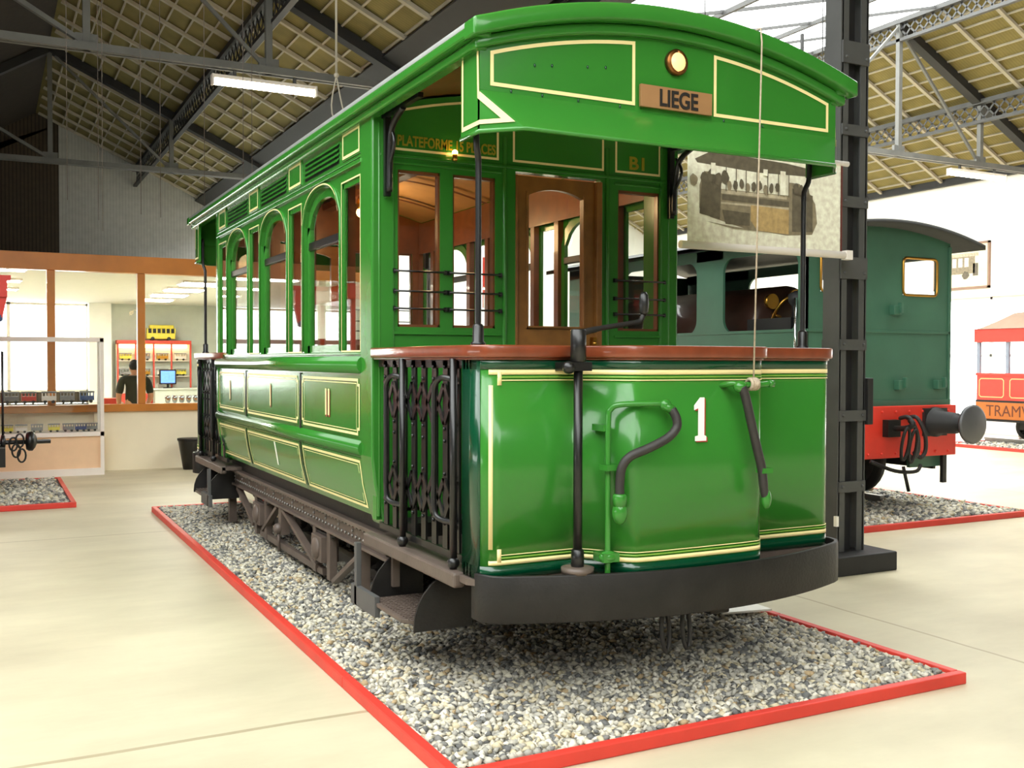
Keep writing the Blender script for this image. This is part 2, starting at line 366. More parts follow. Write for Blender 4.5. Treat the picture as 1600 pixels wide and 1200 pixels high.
single(slope(6.4, XR2, YF, 5.5, R2L), 'ceiling', DARKROOF, 'unseen dark boarded roof added to dim the near right part of the hall', 'roof', kind='structure')  # out of view; closes off the glazing so the right front floor is darker
glazing(6.4, XR2, 5.5, YB, R2L, 'bright glazed roof slope between the column line and the locomotive bay', 1.6)
# gutter beam on the column line
g = G().beam((XG + .1, YF, 5.72), (XG + .1, YB, 5.72), .34, .26); g.beam((XG - .12, YF, 5.86), (XG - .12, YB, 5.86), .05, .14); g.beam((XG + .38, YF, 5.88), (XG + .38, YB, 5.88), .06, .2)
single(g, 'ceiling_gutter_beam', STEELBLK, 'dark gutter beam running back over the column line', 'beam', kind='structure')
g = G().beam((XG - .55, 9.6, R1(XG - .55) - .09), (XG - .55, YB, R1(XG - .55) - .09), .7, .05, (.47, 0, 1))
single(g, 'ceiling_eaves_board', STEELBLK, 'dark eaves boarding at the foot of the roof slope behind the green tram', 'beam', kind='structure')
# lattice girders along the hall
def lattice(x, z, y0, y1, h, label, m):
    t = thing('ceiling_lattice_girder', label, 'girder', (x, y0, z), kind='structure')
    G().beam((x, y0, z), (x, y1, z), .14, .09).build('top_chord', t, m); G().beam((x, y0, z - h), (x, y1, z - h), .09, .06).build('bottom_chord', t, m)
    g = G(); y = y0; d = h * .95
    while y + d < y1:
        g.beam((x, y, z - h), (x, y + d, z), .035, .012, (1, 0, 0)); g.beam((x, y, z), (x, y + d, z - h), .035, .012, (1, 0, 0)); y += d * .62
    g.build('lattice_web', t, m, merge=False)
lattice(3.62, R1(3.62) - .14, 9.6, YB, .42, 'dark lattice girder halfway up the roof slope above the green tram', STEELBLK)
lattice(18.2, R2(18.2) - .14, 7.6, YB, .40, 'grey lattice girder halfway down the roof slope above the locomotive', STEELGREY)
lattice(XR2, R2(XR2) - .02, 7.6, YB, .36, 'grey ridge girder at the top of the slope above the locomotive', STEELGREY)
# roof trusses: tie, posts, braces, principal rafter
def truss(y, first, label):
    zt = 5.66; mt = TRUSSP
    t = thing('ceiling_truss', label, 'roof truss', (XG if first else XR2, y, zt), kind='structure')
    if first:
        xs = (-3.7, XG); R = R1; xr = XR1; xm = 3.55; xe = XG
    else:
        xs = (XG, XW); R = R2; xr = XR2; xm = 18.25; xe = XW
    g = G().beam((xs[0], y - .05, zt + .05), (xs[1], y - .05, zt + .05), .07, .1); g.beam((xs[0], y + .05, zt + .03), (xs[1], y + .05, zt + .03), .06, .07); g.build('tie_beam', t, mt)
    for x, zz in ((xr, R(xr)), (xm, R(xm))):
        G().beam((x, y, zt), (x, y, zz - .05), .09, .09, (0, 1, 0)).build('post', t, mt)
        G().box(x - .14, x + .14, y - .03, y + .03, zt, zt + .22).build('gusset_plate', t, mt)
    G().beam((xm - .05, y, zt + .1), (xr + .1, y, R(xr) - .25), .05, .05, (0, 1, 0)).build('brace', t, mt)
    G().beam((xr, y, R(xr) - .11), (xe, y, R(xe) - .11), .2, .16).build('principal_rafter', t, STEELBLK)
    if first:
        G().beam((xr - .06, y, zt + .12), (xr - 1.9, y, LS(xr - 1.9) - .1), .06, .09, (0, 1, 0)).build('brace', t, mt)
        G().beam((xr, y, LS(xr) - .11), (-3.7, y, LS(-3.7) - .11), .2, .16).build('principal_rafter', t, STEELBLK)
    else:
        for x in (9.9, 10.65, 13.4): G().beam((x, y, zt), (x, y, R2L(x)), .05, .05, (0, 1, 0)).build('post', t, STEELBLK)
        for a, b in ((10.65, 12.9), (13.4, 15.9)): G().beam((a, y, zt + .1), (b, y, R2L(b) - .1), .05, .05, (0, 1, 0)).build('brace', t, mt)
truss(YT[1], True, 'grey steel roof truss carrying the strip light, above the green tram')
truss(YT[2], True, 'farther grey steel roof truss in front of the end wall')
truss(YT[1], False, 'grey steel roof truss carrying the strip light, above the locomotive')
# walls
gw = G().prism([(1.72, YB, 0), (XG, YB, 0), (XG, YB, R1(XG)), (1.72, YB, R1(1.72))], (0, .12, 0))
g = G().prism([(2.6, YB, 0), (2.6, YB, 3.2), (1.72, YB, 3.2), (1.72, YB, R1(1.72)), (XG, YB, R1(XG)), (XG, YB, 0)], (0, .12, 0))
single(g, 'wall_back', WALLG, 'grey sheeted end wall above the glazed office', 'wall', kind='structure')
g = G().prism([(1.72, YB, 3.2), (1.72, YB, R1(1.72)), (XR1, YB, R1(XR1)), (-9, YB, LS(-9)), (-9, YB, 3.2)], (0, .12, 0)); g.box(-9, -6, YB, YB + .12, 0, 3.2); g.box(-6, 2.6, YB, YB + .12, 0, .8)
single(g, 'wall_back', WALLD, 'dark boarded end wall in the upper left corner', 'wall', kind='structure')
g = G().box(XG, 21, YB, YB + .12, 0, 9)
single(g, 'wall_back', WALLW, 'white end wall behind the locomotive bay', 'wall', kind='structure')
g = G().box(XW, XW + .2, YF, 8, 0, 6.1).box(XW, XW + .2, 19, YB, 0, 6.1).box(XW, XW + .2, 8, 19, 3.15, 6.1).box(XW, XW + .2, 8, 19, 0, .35)
single(g, 'wall_right', WALLW, 'white side wall behind the locomotive and the red tram', 'wall', kind='structure')
single(G().beam((XW - .06, YF, 5.95), (XW - .06, YB, 5.95), .12, .2), 'trim_2', STEELBLK, 'dark eaves strip on top of the white side wall', 'trim', kind='structure')
t = thing('window_3', 'wide bright window in the white side wall behind the red tram', 'window', (XW, 13.5, .35), kind='structure')
g = G()
for k in range(8): y = 8 + k * 11 / 7; g.box(XW + .05, XW + .11, y - .03, y + .03, .35, 3.15)
for z in (.38, 1.8, 3.12): g.box(XW + .05, XW + .11, 8, 19, z - .03, z + .03)
g.build('frame', t, CASEW); G().box(XW + .07, XW + .08, 8, 19, .35, 3.15).build('pane', t, GLASS)
single(G().box(-9.2, -9, YF, 1, 0, 3.9).box(-9.2, -9, 16, YB, 0, 3.9).box(-9.2, -9, 1, 16, 0, .9).box(-9.2, -9, 1, 16, 3.7, 3.9), 'wall_left', WALLM, 'grey side wall outside the left edge of the picture', 'wall', kind='structure')
t = thing('window_added_side', 'long window added for light in the side wall outside the left edge of the picture', 'window', (-9, 8.5, .9), kind='structure')  # out of view, put in to brighten the floor and tram side on the left
g = G()
for k in range(9): y = 1 + k * 15 / 8; g.box(-9.15, -9.05, y - .04, y + .04, .9, 3.7)
for z in (.93, 2.3, 3.67): g.box(-9.15, -9.05, 1, 16, z - .03, z + .03)
g.build('frame', t, STEELGREY); G().box(-9.1, -9.094, 1, 16, .9, 3.7).build('pane', t, GLASS)
g = G().prism([(-9, YF, 0), (24, YF, 0), (24, YF, 4.5), (XW, YF, R2(XW)), (XR2, YF, R2(XR2)), (XG, YF, 5.9), (XR1, YF, R1(XR1)), (-9, YF, LS(-9))], (0, -.2, 0))
single(g, 'wall_front', WALLM, 'grey end wall behind the viewer', 'wall', kind='structure')

# ------------------------------------------------------------------ office behind the orange timber glazing
YO = 16.25
single(G().box(1.4, XG, YO, YO + .2, 0, .92), 'wall_office', WALLC, 'low cream wall under the orange timber window', 'wall', kind='structure')
single(G().box(-6, 1.4, YO + .1, YO + .2, 0, .9), 'wall_office', WALLC, 'low cream wall behind the glass display case', 'wall', kind='structure')
t = thing('window_4', 'orange-brown timber framed office window above the low cream wall', 'window', (1.4, YO, .92), kind='structure')
G().box(-6, XG, YO - .06, YO + .14, 2.95, 3.2).build('header', t, ORANGE, .008)
G().box(-6, XG, YO - .05, YO + .12, .88, .99).build('sill', t, ORANGE, .008)
for x in (-3.2, -.9, .83, 2.07, 4.1, 6.0): G().box(x - .055, x + .055, YO - .03, YO + .09, .99, 2.95).build('mullion', t, ORANGE, .006)
G().box(-6, XG, YO + .03, YO + .036, .99, 2.95).build('pane', t, BIGGLASS)
single(G().box(-6, XG, YO + .15, YB, 3.16, 3.22), 'ceiling_office', OFFC, 'white ceiling of the glazed office', 'ceiling', kind='structure')
single(G().box(2.95, XG, YB - .1, YB - .02, 0, 3.16), 'wall_office', OFFG, 'pale grey back wall of the office', 'wall', kind='structure')
single(G().box(2.4, 2.95, YB - .45, YB - .02, 0, 3.16), 'wall_office', WALLW, 'white pier beside the bright office window', 'wall', kind='structure')
single(G().box(XG - .1, XG, YO + .2, YB, 0, 3.16), 'wall_office', OFFG, 'pale side wall of the office', 'wall', kind='structure')
t = thing('window_5', 'bright window at the far end of the office', 'window', (-1.7, YB, .8), kind='structure')
g = G()
for x in (-6, -4, -2, -.6, .5, 1.5, 2.4): g.box(x - .04, x + .04, YB + .02, YB + .1, .8, 3.16)
for z in (.83, 2.2, 3.12): g.box(-6, 2.4, YB + .02, YB + .1, z - .03, z + .03)
g.build('frame', t, CASEW); G().box(-6, 2.4, YB + .05, YB + .056, .8, 3.16).build('pane', t, GLASS)
for y, nm in ((18.6, 'nearest'), (21.2, 'middle'), (23.8, 'farthest')):
    t = thing('ceiling_light', nm + ' of the three long lights on the left part of the office ceiling', 'ceiling light', (-.3, y, 3.16), 'long office ceiling lights')
    G().box(-1.2, .6, y - .15, y + .15, 3.12, 3.16).build('frame', t, CASEW); G().box(-1.16, .56, y - .12, y + .12, 3.1, 3.122).build('diffuser', t, PANEL)
nl = ('nearest', 'second nearest', 'third nearest', 'farthest')
for k, y in enumerate((20.4, 22.3, 24.3, 26.3)):
    t = thing('ceiling_light', nl[k] + ' of the four square lights in a row on the office ceiling', 'ceiling light', (3.7, y, 3.16), 'square office ceiling lights')
    G().box(3.3, 4.1, y - .4, y + .4, 3.12, 3.16).build('frame', t, CASEW); G().box(3.35, 4.05, y - .35, y + .35, 3.1, 3.122).build('diffuser', t, PANEL)
# red display cabinet at the back of the office
t = thing('display_cabinet', 'tall red-framed lit display cabinet against the back wall of the office', 'cabinet', (4.0, 28.7, 0))
G().box(3.07, 4.98, 28.9, 29.3, 0, .75).build('base', t, REDF, .01); G().box(3.07, 4.98, 29.2, 29.3, .75, 2.15).build('back_panel', t, OFFG)
g = G().box(3.07, 4.98, 28.9, 29.3, 2.08, 2.18)
for x in (3.07, 3.52, 3.98, 4.44, 4.94): g.box(x, x + .04, 28.9, 28.95, .75, 2.1)
g.build('frame', t, REDF); G().box(3.15, 4.9, 29.12, 29.18, 1.98, 2.07).build('strip_light', t, WARM)
for z in (1.2, 1.62): G().box(3.1, 4.95, 28.96, 29.2, z, z + .02).build('shelf', t, CASEW)
cols = [(YEL, 'yellow'), (GREYM, 'grey'), (BRASS, 'brass-coloured'), (CASEW, 'white')]
def model_car(name, x, y, z, l, h, w, m, label, group, parent=None):
    t = thing(name, label, 'model tram', (x, y, z), group)
    G().box(x - l / 2, x + l / 2, y - w / 2, y + w / 2, z + h * .22, z + h * .6).build('body', t, m)
    g = G()
    for i in range(5): xx = x - l * .46 + i * l * .23; g.box(xx - l * .03, xx + l * .03, y - w * .45, y + w * .45, z + h * .6, z + h * .86)
    g.build('window_post', t, m); G().box(x - l * .52, x + l * .52, y - w * .55, y + w * .55, z + h * .86, z + h).build('roof', t, GREYM)
    g = G()
    for s in (-1, 1): g.cyl((x + s * l * .28, y - w * .5, z + h * .14), (x + s * l * .28, y + w * .5, z + h * .14), h * .14, 12)
    g.build('wheel', t, IRON); return t
k = 0
for r, z in ((0, 1.64), (1, 1.22)):
    for i in range(4):
        m, cn = cols[(i + r) % 4]; x = 3.3 + i * .47
        nm = ('leftmost', 'second from left', 'third from left', 'rightmost')[i]
        model_car('model_tram', x, 29.06, z, .3, .2, .1, m, 'small %s model tram, %s on the %s shelf of the red cabinet' % (cn, nm, ('upper', 'middle')[r]), 'models in the red cabinet')
t = thing('model_bus', 'yellow model bus with a row of windows standing on top of the red cabinet', 'model bus', (4.2, 29.1, 2.18))
G().box(3.83, 4.57, 28.95, 29.2, 2.22, 2.38).build('body', t, YEL, .02); G().box(3.9, 4.54, 28.97, 29.18, 2.5, 2.6).build('roof', t, YEL, .03)
g = G()
for i in range(7): g.box(3.84 + i * .118, 3.87 + i * .118, 28.96, 29.19, 2.37, 2.51)
g.build('window_post', t, YEL); G().box(3.86, 4.54, 29.0, 29.16, 2.38, 2.5).build('window_glass', t, IRON)
g = G(); [g.cyl((x, 28.94, 2.23), (x, 29.21, 2.23), .05, 12) for x in (3.98, 4.4)]; g.build('wheel', t, IRON)
t = thing('monitor', 'small lit blue screen standing on the counter in front of the red cabinet', 'monitor', (4.28, 28.5, .9))
G().box(4.08, 4.52, 28.5, 28.55, 1.0, 1.4).build('housing', t, IRON, .01); G().box(4.12, 4.48, 28.49, 28.5, 1.04, 1.36).build('screen', t, SCREEN)
G().cyl((4.3, 28.53, .92), (4.3, 28.53, 1.0), .03).cyl((4.3, 28.53, .9), (4.3, 28.53, .92), .12).build('stand', t, IRON)
t = thing('counter', 'pale counter in the office carrying the lit screen', 'counter', (4.3, 28.5, 0))
G().box(3.9, 5.4, 28.3, 28.8, .86, .9).build('worktop', t, OFFG); G().box(3.95, 5.35, 28.34, 28.76, 0, .86).build('body', t, OFFG)
single(G().box(1.76, 2.0, 19.0, 19.3, 0, .95).box(1.74, 2.02, 18.98, 19.32, .95, .98), 'plinth', REDF, 'red plinth beside the person in the office', 'plinth')
for i in range(8):
    x = 2.5 + i * .105; y = YO + .34; z = .9
    g = G().lathe((x, y, z), (0, 0, 1), [(0, .035), (.008, .03), (.03, .01), (.08, .01), (.1, .035), (.16, .045), (.2, .038)], 12)
    single(g, 'goblet', CHROME, 'small shiny silver cup in the row behind the office window sill', 'cup', 'silver cups behind the office window')
single(G().box(2.4, 3.45, YO + .21, YO + .5, .86, .9), 'shelf', OFFG, 'narrow shelf behind the office window carrying the silver cups', 'shelf')

# ------------------------------------------------------------------ person standing in the office, seen from behind
def skinned(name, parent, m, verts, edges, sub=2):
    off = parent.location if parent else Vector((0, 0, 0))
    me = bpy.data.meshes.new(name); me.from_pydata([tuple(Vector(v[:3]) - off) for v in verts], edges, [])
    o = bpy.data.objects.new(name, me); COL.objects.link(o); o.parent = parent; me.materials.append(m)
    md = o.modifiers.new('skin', 'SKIN'); md.use_smooth_shade = True
    for i, v in enumerate(verts):
        d = me.skin_vertices[0].data[i]; r = v[3]; d.radius = r if isinstance(r, tuple) else (r, r); d.use_root = (i == 0)
    s = o.modifiers.new('sub', 'SUBSURF'); s.levels = sub; s.render_levels = sub
    return o
px, py = 2.13, 17.55
pt = thing('person', 'person in a dark olive top standing with the back turned behind the office window', 'person', (px, py, 0))
V = [(px, py, .92, (.15, .11)), (px, py, 1.08, (.14, .10)), (px, py, 1.25, (.17, .11)), (px, py + .01, 1.34, (.12, .09)), (px, py + .01, 1.41, .05), (px, py + .03, 1.47, (.065, .08)), (px, py + .03, 1.55, (.075, .095)), (px, py + .02, 1.61, (.05, .06))]
E_ = [(i, i + 1) for i in range(7)]
for s in (-1, 1):
    b = len(V)
    V += [(px + s * .2, py, 1.32, .062), (px + s * .25, py - .01, 1.05, .046), (px + s * .22, py + .16, .93, .036), (px + s * .17, py + .25, .94, .03)]
    E_ += [(3, b), (b, b + 1), (b + 1, b + 2), (b + 2, b + 3)]
    f = len(V)
    V += [(px + s * .09, py, .84, .085), (px + s * .1, py + .01, .47, .058), (px + s * .1, py - .02, .09, .04), (px + s * .11, py + .13, .035, .035)]
    E_ += [(0, f), (f, f + 1), (f + 1, f + 2), (f + 2, f + 3)]
    for q in range(4):
        c = len(V); V += [(px + s * (.15 + .013 * q), py + .30 + .01 * q, .945, .009), (px + s * (.148 + .013 * q), py + .34, .93, .008)]; E_ += [(b + 3, c), (c, c + 1)]
    c = len(V); V += [(px + s * .14, py + .26, .93, .01)]; E_ += [(b + 3, c)]
    c = len(V); V += [(px + s * .085, py + .02, 1.535, .014)]; E_ += [(6, c)]
c = len(V); V += [(px, py + .13, 1.53, .012)]; E_ += [(6, c)]
skinned('body', pt, SKIN, V, E_)
V = [(px, py, .88, (.17, .125)), (px, py, 1.08, (.16, .118)), (px, py, 1.25, (.19, .125)), (px, py, 1.345, (.14, .1)), (px, py + .005, 1.385, (.07, .065))]
E_ = [(0, 1), (1, 2), (2, 3), (3, 4)]
for s in (-1, 1):
    b = len(V); V += [(px + s * .2, py, 1.32, .076), (px + s * .245, py - .01, 1.08, .06)]; E_ += [(3, b), (b, b + 1)]
skinned('shirt', pt, SHIRT, V, E_)
V = [(px, py, .93, (.165, .12))]; E_ = []
for s in (-1, 1):
    b = len(V); V += [(px + s * .092, py, .82, .1), (px + s * .1, py + .01, .47, .078), (px + s * .1, py - .02, .1, .062)]; E_ += [(0, b), (b, b + 1), (b + 1, b + 2)]
skinned('trousers', pt, TROUS, V, E_)
G().ball((px, py + .015, 1.56), (.086, .102, .1), 18, 12).map(lambda p: (p[0], min(p[1], py + .085), max(p[2], 1.49))).build('hair', pt, HAIR)
for s in (-1, 1): G().ball((px + s * .03, py + .118, 1.55), .011).build('eye', pt, IRON)
G().box(px - .025, px + .025, py + .115, py + .122, 1.487, 1.495).build('mouth', pt, REDSH)

# ------------------------------------------------------------------ glass display case in front of the office wall
t = thing('display_case', 'white-framed glass display case with a salmon base panel, left of the low cream wall', 'display case', (-.5, 15.75, 0))
x0, x1, ya, yb = -2.6, 1.49, 15.72, 16.2
G().box(x0, x1, ya, yb, 0, .1).build('plinth', t, CASEW); G().box(x0 + .03, x1 - .04, ya + .03, yb, .1, .56).build('base_panel', t, SALMON)
G().box(x0, x1, ya, yb, .56, .62).build('deck', t, CASEW)
g = G()
for x in (x0, -.6, x1 - .05): g.box(x, x + .05, ya, ya + .05, .1 if x > 1 else .62, 1.96); g.box(x, x + .05, yb - .05, yb, .62, 1.96)
g.box(x0, x1, ya, ya + .05, 1.91, 1.97).box(x0, x1, yb - .05, yb, 1.91, 1.97); g.build('frame', t, CASEW)
G().box(x0 + .05, x1 - .05, ya + .02, ya + .026, .62, 1.92).build('pane', t, GLASS)
G().box(x0 + .05, x1 - .05, ya + .06, yb - .03, 1.02, 1.03).build('glass_shelf', t, BIGGLASS)
pos = ('leftmost', 'second from left', 'third from left', 'fourth from left', 'third from right', 'second from right', 'rightmost')
low = [(YEL, 'yellow'), (CASEW, 'white'), (GREYM, 'grey'), (YEL, 'yellow'), (GREYM, 'grey'), (BLUE, 'blue'), (GREYM, 'grey')]
for i, x in enumerate((.24, .42, .62, .84, 1.03, 1.19, 1.34)):
    model_car('model_tram', x, 15.92, .62, .15, .12, .07, low[i][0], 'tiny %s model tram, %s on the bottom of the glass display case' % (low[i][1], pos[i]), 'models on the bottom of the display case')
up = [(GREYM, 'grey'), (REDF, 'red'), (CASEW, 'white'), (GREYM, 'grey'), (BLUE, 'blue')]
for i, x in enumerate((.30, .52, .78, 1.02, 1.28)):
    model_car('model_tram', x, 15.95, 1.03, .19, .17, .08, up[i][0], 'small %s model tram, %s on the glass shelf of the display case' % (up[i][1], ('leftmost', 'second from left', 'in the middle', 'second from right', 'rightmost')[i]), 'models on the glass shelf of the display case')
t = thing('waste_bin', 'black tapered waste bin against the low cream wall behind the rear step', 'bin', (2.7, 15.9, 0))
G().lathe((2.72, 15.95, 0), (0, 0, 1), [(0, .1), (.42, .17), (.45, .18), (.45, .16)], 20).build('body', t, BLACK); G().lathe((2.72, 15.95, .44), (0, 0, 1), [(0, .185), (.03, .185), (.03, .15)], 20).build('rim', t, IRON)

# ------------------------------------------------------------------ strip lights, column, wires
def strip_light(x0, x1, y, z, label):
    t = thing('fluorescent_light', label, 'strip light', ((x0 + x1) / 2, y, z), 'strip lights under the roof trusses')
    G().box(x0, x1, y - .05, y + .05, z, z + .05).build('housing', t, CASEW)
    for x in (x0 + .3, x1 - .3): G().box(x - .02, x + .02, y - .02, y + .02, z + .04, z + .16).build('hanger', t, STEELGREY)
    G().tube([(x0 + .02, y, z - .035), (x1 - .02, y, z - .035)], .055, 14).build('tube', t, TUBE)
    for x in (x0, x1): G().box(x - .015, x + .015, y - .06, y + .06, z - .09, z + .05).build('end_cap', t, CASEW)
strip_light(2.78, 4.22, 14.4, 5.52, 'lit white strip light under the truss above the green tram')
strip_light(17.35, 19.0, 14.4, 5.52, 'lit white strip light under the truss above the locomotive')
def column(x, y, label, base=True):
    t = thing('steel_column', label, 'column', (x, y, 0), 'steel columns under the gutter beam')
    w, d = .135, .085
    for s in (-1, 1):
        g = G().box(x + s * w - .012, x + s * w + .012, y - d, y + d, .14, 5.6)
        a, b = sorted((x + s * w, x + s * (w - .07))); g.box(a, b, y - d, y - d + .012, .14, 5.6); g.box(a, b, y + d - .012, y + d, .14, 5.6); g.build('channel', t, STEELGREY)
    G().box(x - .06, x + .06, y - .02, y + .02, .14, 5.6).build('web_plate', t, STEELBLK)
    z = .62
    while z < 5.5:
        big = abs(z - 2.4) < .2 or abs(z - 4) < .2
        for s in (-1, 1): 
            g = G().box(x - w - .005, x + w + .005, y + s * (d + .008) - .008, y + s * (d + .008) + .008, z, z + (.17 if big else .085))
            for q in (-1, 1): g.ball((x + q * (w - .03), y + s * (d + .018), z + .045), .012, 8, 6)
            g.build('batten_plate', t, STEELGREY)
        z += .56
    if base: G().box(x - .33, x + .33, y - .26, y + .26, 0, .15).build('base_block', t, STEELBLK, .01)
    return t
ct = column(6.07, 6.02, 'dark grey riveted steel column on a black base block right of the green tram')
G().box(5.885, 5.91, 5.9, 5.93, .36, .44).build('paper_tag', ct, WHITE)
G().box(6.21, 6.27, 5.9, 6.02, 1.15, 1.52).build('switch_box', ct, STEELBLK, .006)
column(6.07, 14.4, 'steel column standing far behind the green tram, seen through its windows')
for i, (x, y, z0, z1) in enumerate(((.75, 11.5, 3.3, 7.6), (1.09, 11.5, 3.0, 7.6), (1.47, 11.5, 3.2, 8.1), (1.15, 12.6, 3.25, 7.9), (2.13, 11.5, 3.32, 7.4), (2.55, 11.5, 3.32, 7.2), (1.80, 12.4, 3.3, 7.7), (2.9, 12.6, 3.4, 7.1))):
    single(G().tube([(x, y, z0), (x, y, (R1 if x > XR1 else LS)(x))], .0035, 6), 'hanging_wire', TRUCK, 'thin pale wire hanging from the roof behind the green tram', 'wire', 'thin wires hanging from the roof')
g = G().tube([(3.62, 11.5, R1(3.62)), (3.62, 11.5, 4.95)], .014, 8); g.tube(smoothpath([(3.62, 11.5, 4.95), (3.57, 11.4, 4.4), (3.5, 9.2, 3.55), (3.35, 8.3, 3.28)]), .009, 8); g.tube(smoothpath([(3.62, 11.5, 4.95), (3.72, 11.5, 4.5), (3.85, 11.2, 3.9), (3.9, 9.0, 3.24)]), .009, 8); g.ball((3.62, 11.5, 4.95), .03)
single(g, 'hanging_cable', BATTEN, 'pale cable hanging from the roof and splitting into two above the green tram', 'cable')

# ------------------------------------------------------------------ gravel beds with red kerbs
def stones(x0, x1, y0, y1, step, r, label, z=.012, far=None):
    iv = np.array([(1, 0, 0), (-1, 0, 0), (0, 1, 0), (0, -1, 0), (.15, .1, 1), (-.1, .15, -1), (.6, .6, .45), (-.6, .55, .5)])
    fc = np.array([(0, 6, 4), (6, 2, 4), (2, 7, 4), (7, 1, 4), (1, 3, 4), (3, 0, 4), (0, 3, 5), (3, 1, 5), (1, 7, 5), (7, 2, 5), (2, 6, 5), (6, 0, 5)]); K = len(iv)
    gx, gy = np.meshgrid(np.arange(x0 + r, x1 - r, step), np.arange(y0 + r, y1 - r, step)); n = gx.size
    P = np.stack([gx.ravel(), gy.ravel(), np.full(n, z)], 1); P[:, :2] += rng.uniform(-.5, .5, (n, 2)) * step; P[:, 2] += rng.uniform(-.1 * r, r * .55, n)
    P[:, 0] = np.clip(P[:, 0], x0 + r, x1 - r); P[:, 1] = np.clip(P[:, 1], y0 + r, y1 - r)
    S = rng.uniform(.5, 1.2, (n, 3)) * r; S[:, 2] *= .7; S[:, 0] *= 1.15
    vs = iv[None] * S[:, None, :] * rng.uniform(.7, 1.25, (n, K, 1)); a = rng.uniform(0, 2 * pi, n); tl = rng.uniform(-.6, .6, n)
    X = vs[..., 0].copy(); Z = vs[..., 2].copy(); vs[..., 0] = X * np.cos(tl)[:, None] - Z * np.sin(tl)[:, None]; vs[..., 2] = X * np.sin(tl)[:, None] + Z * np.cos(tl)[:, None]
    X = vs[..., 0].copy(); Y = vs[..., 1].copy(); vs[..., 0] = X * np.cos(a)[:, None] - Y * np.sin(a)[:, None]; vs[..., 1] = X * np.sin(a)[:, None] + Y * np.cos(a)[:, None]
    vs = (vs + P[:, None, :]).reshape(-1, 3); vs[:, 2] = np.maximum(vs[:, 2], .001)
    F = (fc[None] + K * np.arange(n)[:, None, None]).reshape(-1, 3)
    b = np.array([(x0, y0, z), (x1, y0, z), (x1, y1, z), (x0, y1, z), (x0, y0, .001), (x1, y0, .001), (x1, y1, .001), (x0, y1, .001)])
    nv = len(vs); vs = np.concatenate([vs, b]); me = bpy.data.meshes.new('gravel')
    q = [(0, 1, 2, 3), (7, 6, 5, 4), (0, 4, 5, 1), (1, 5, 6, 2), (2, 6, 7, 3), (3, 7, 4, 0)]
    me.vertices.add(len(vs)); me.vertices.foreach_set('co', vs.astype(np.float32).ravel())
    li = np.concatenate([F.ravel(), np.array(q).ravel() + nv]); ls = np.concatenate([np.arange(len(F)) * 3, len(F) * 3 + np.arange(6) * 4])
    me.loops.add(len(li)); me.loops.foreach_set('vertex_index', li.astype(np.int32)); me.polygons.add(len(ls)); me.polygons.foreach_set('loop_start', ls.astype(np.int32)); me.update(); me.validate()
    me.materials.append(GRAVEL); o = bpy.data.objects.new('gravel', me); COL.objects.link(o); return tag(o, label, 'gravel', kind='stuff')
def kerb(x0, x1, y0, y1, label, w=.05, h=.06, joints=True):
    t = thing('gravel_bed_edging', label, 'edging', (x0, y0, 0), 'red edgings round the gravel beds')
    G().box(x0, x1, y0, y0 + w, 0, h).build('edging_board', t, REDK, .006); G().box(x0, x1, y1 - w, y1, 0, h).build('edging_board', t, REDK, .006)
    for a, b in ((x0, x0 + w), (x1 - w, x1)):
        ym = 4.92 if joints else (y0 + y1) / 2
        G().box(a, b, y0 + w + .002, ym, 0, h).build('edging_board', t, REDK, .006); G().box(a, b, ym + .004, y1 - w - .002, 0, h).build('edging_board', t, REDK, .006)
kerb(1.575, 4.45, 3.55, 11.62, 'red kerb round the gravel bed under the green tram')
stones(1.625, 4.40, 3.60, 11.57, .026, .025, 'grey and buff gravel under the green tram', .042)
kerb(7.0, 9.95, 7.14, 19, 'red kerb round the gravel bed under the green locomotive', joints=False)
stones(7.05, 9.90, 7.19, 12, .046, .036, 'gravel under the green locomotive', .042)
kerb(-7, .875, 12.34, 15.1, 'red kerb round the gravel bed in front of the glass display case', joints=False)
stones(-1.8, .825, 12.39, 15.05, .046, .036, 'gravel in front of the glass display case', .042)
kerb(16.75, 20.2, 6, 14.05, 'red kerb round the gravel bed under the red tram by the side wall', joints=False)
stones(16.84, 20.1, 11.5, 13.96, .07, .045, 'gravel under the red tram by the side wall', .03)
def rails(xa, xb, y0, y1, label, z=.05):
    for x, w in ((xa, 'left'), (xb, 'right')):
        g = G().box(x - .05, x + .05, y0, y1, .02, .035 + z * .2).box(x - .012, x + .012, y0, y1, .03, z + .06).box(x - .03, x + .03, y0, y1, z + .05, z + .09)
        single(g, 'rail', STEEL, '%s steel rail in the gravel under the %s' % (w, label), 'rail', 'rails under the ' + label)
rails(2.5, 3.5, 5.9, 11.4, 'green tram')
rails(7.93, 8.97, 8.3, 18, 'green locomotive')
t = thing('information_board', 'white board lying flat on the gravel at the kerb right of the green tram', 'board', (4.25, 5.2, .07))
G().prism([(4.03, 4.98, .085), (4.37, 4.92, .085), (4.37, 5.42, .09), (4.16, 5.44, .09)], (0, 0, .012)).build('board', t, WHITE)

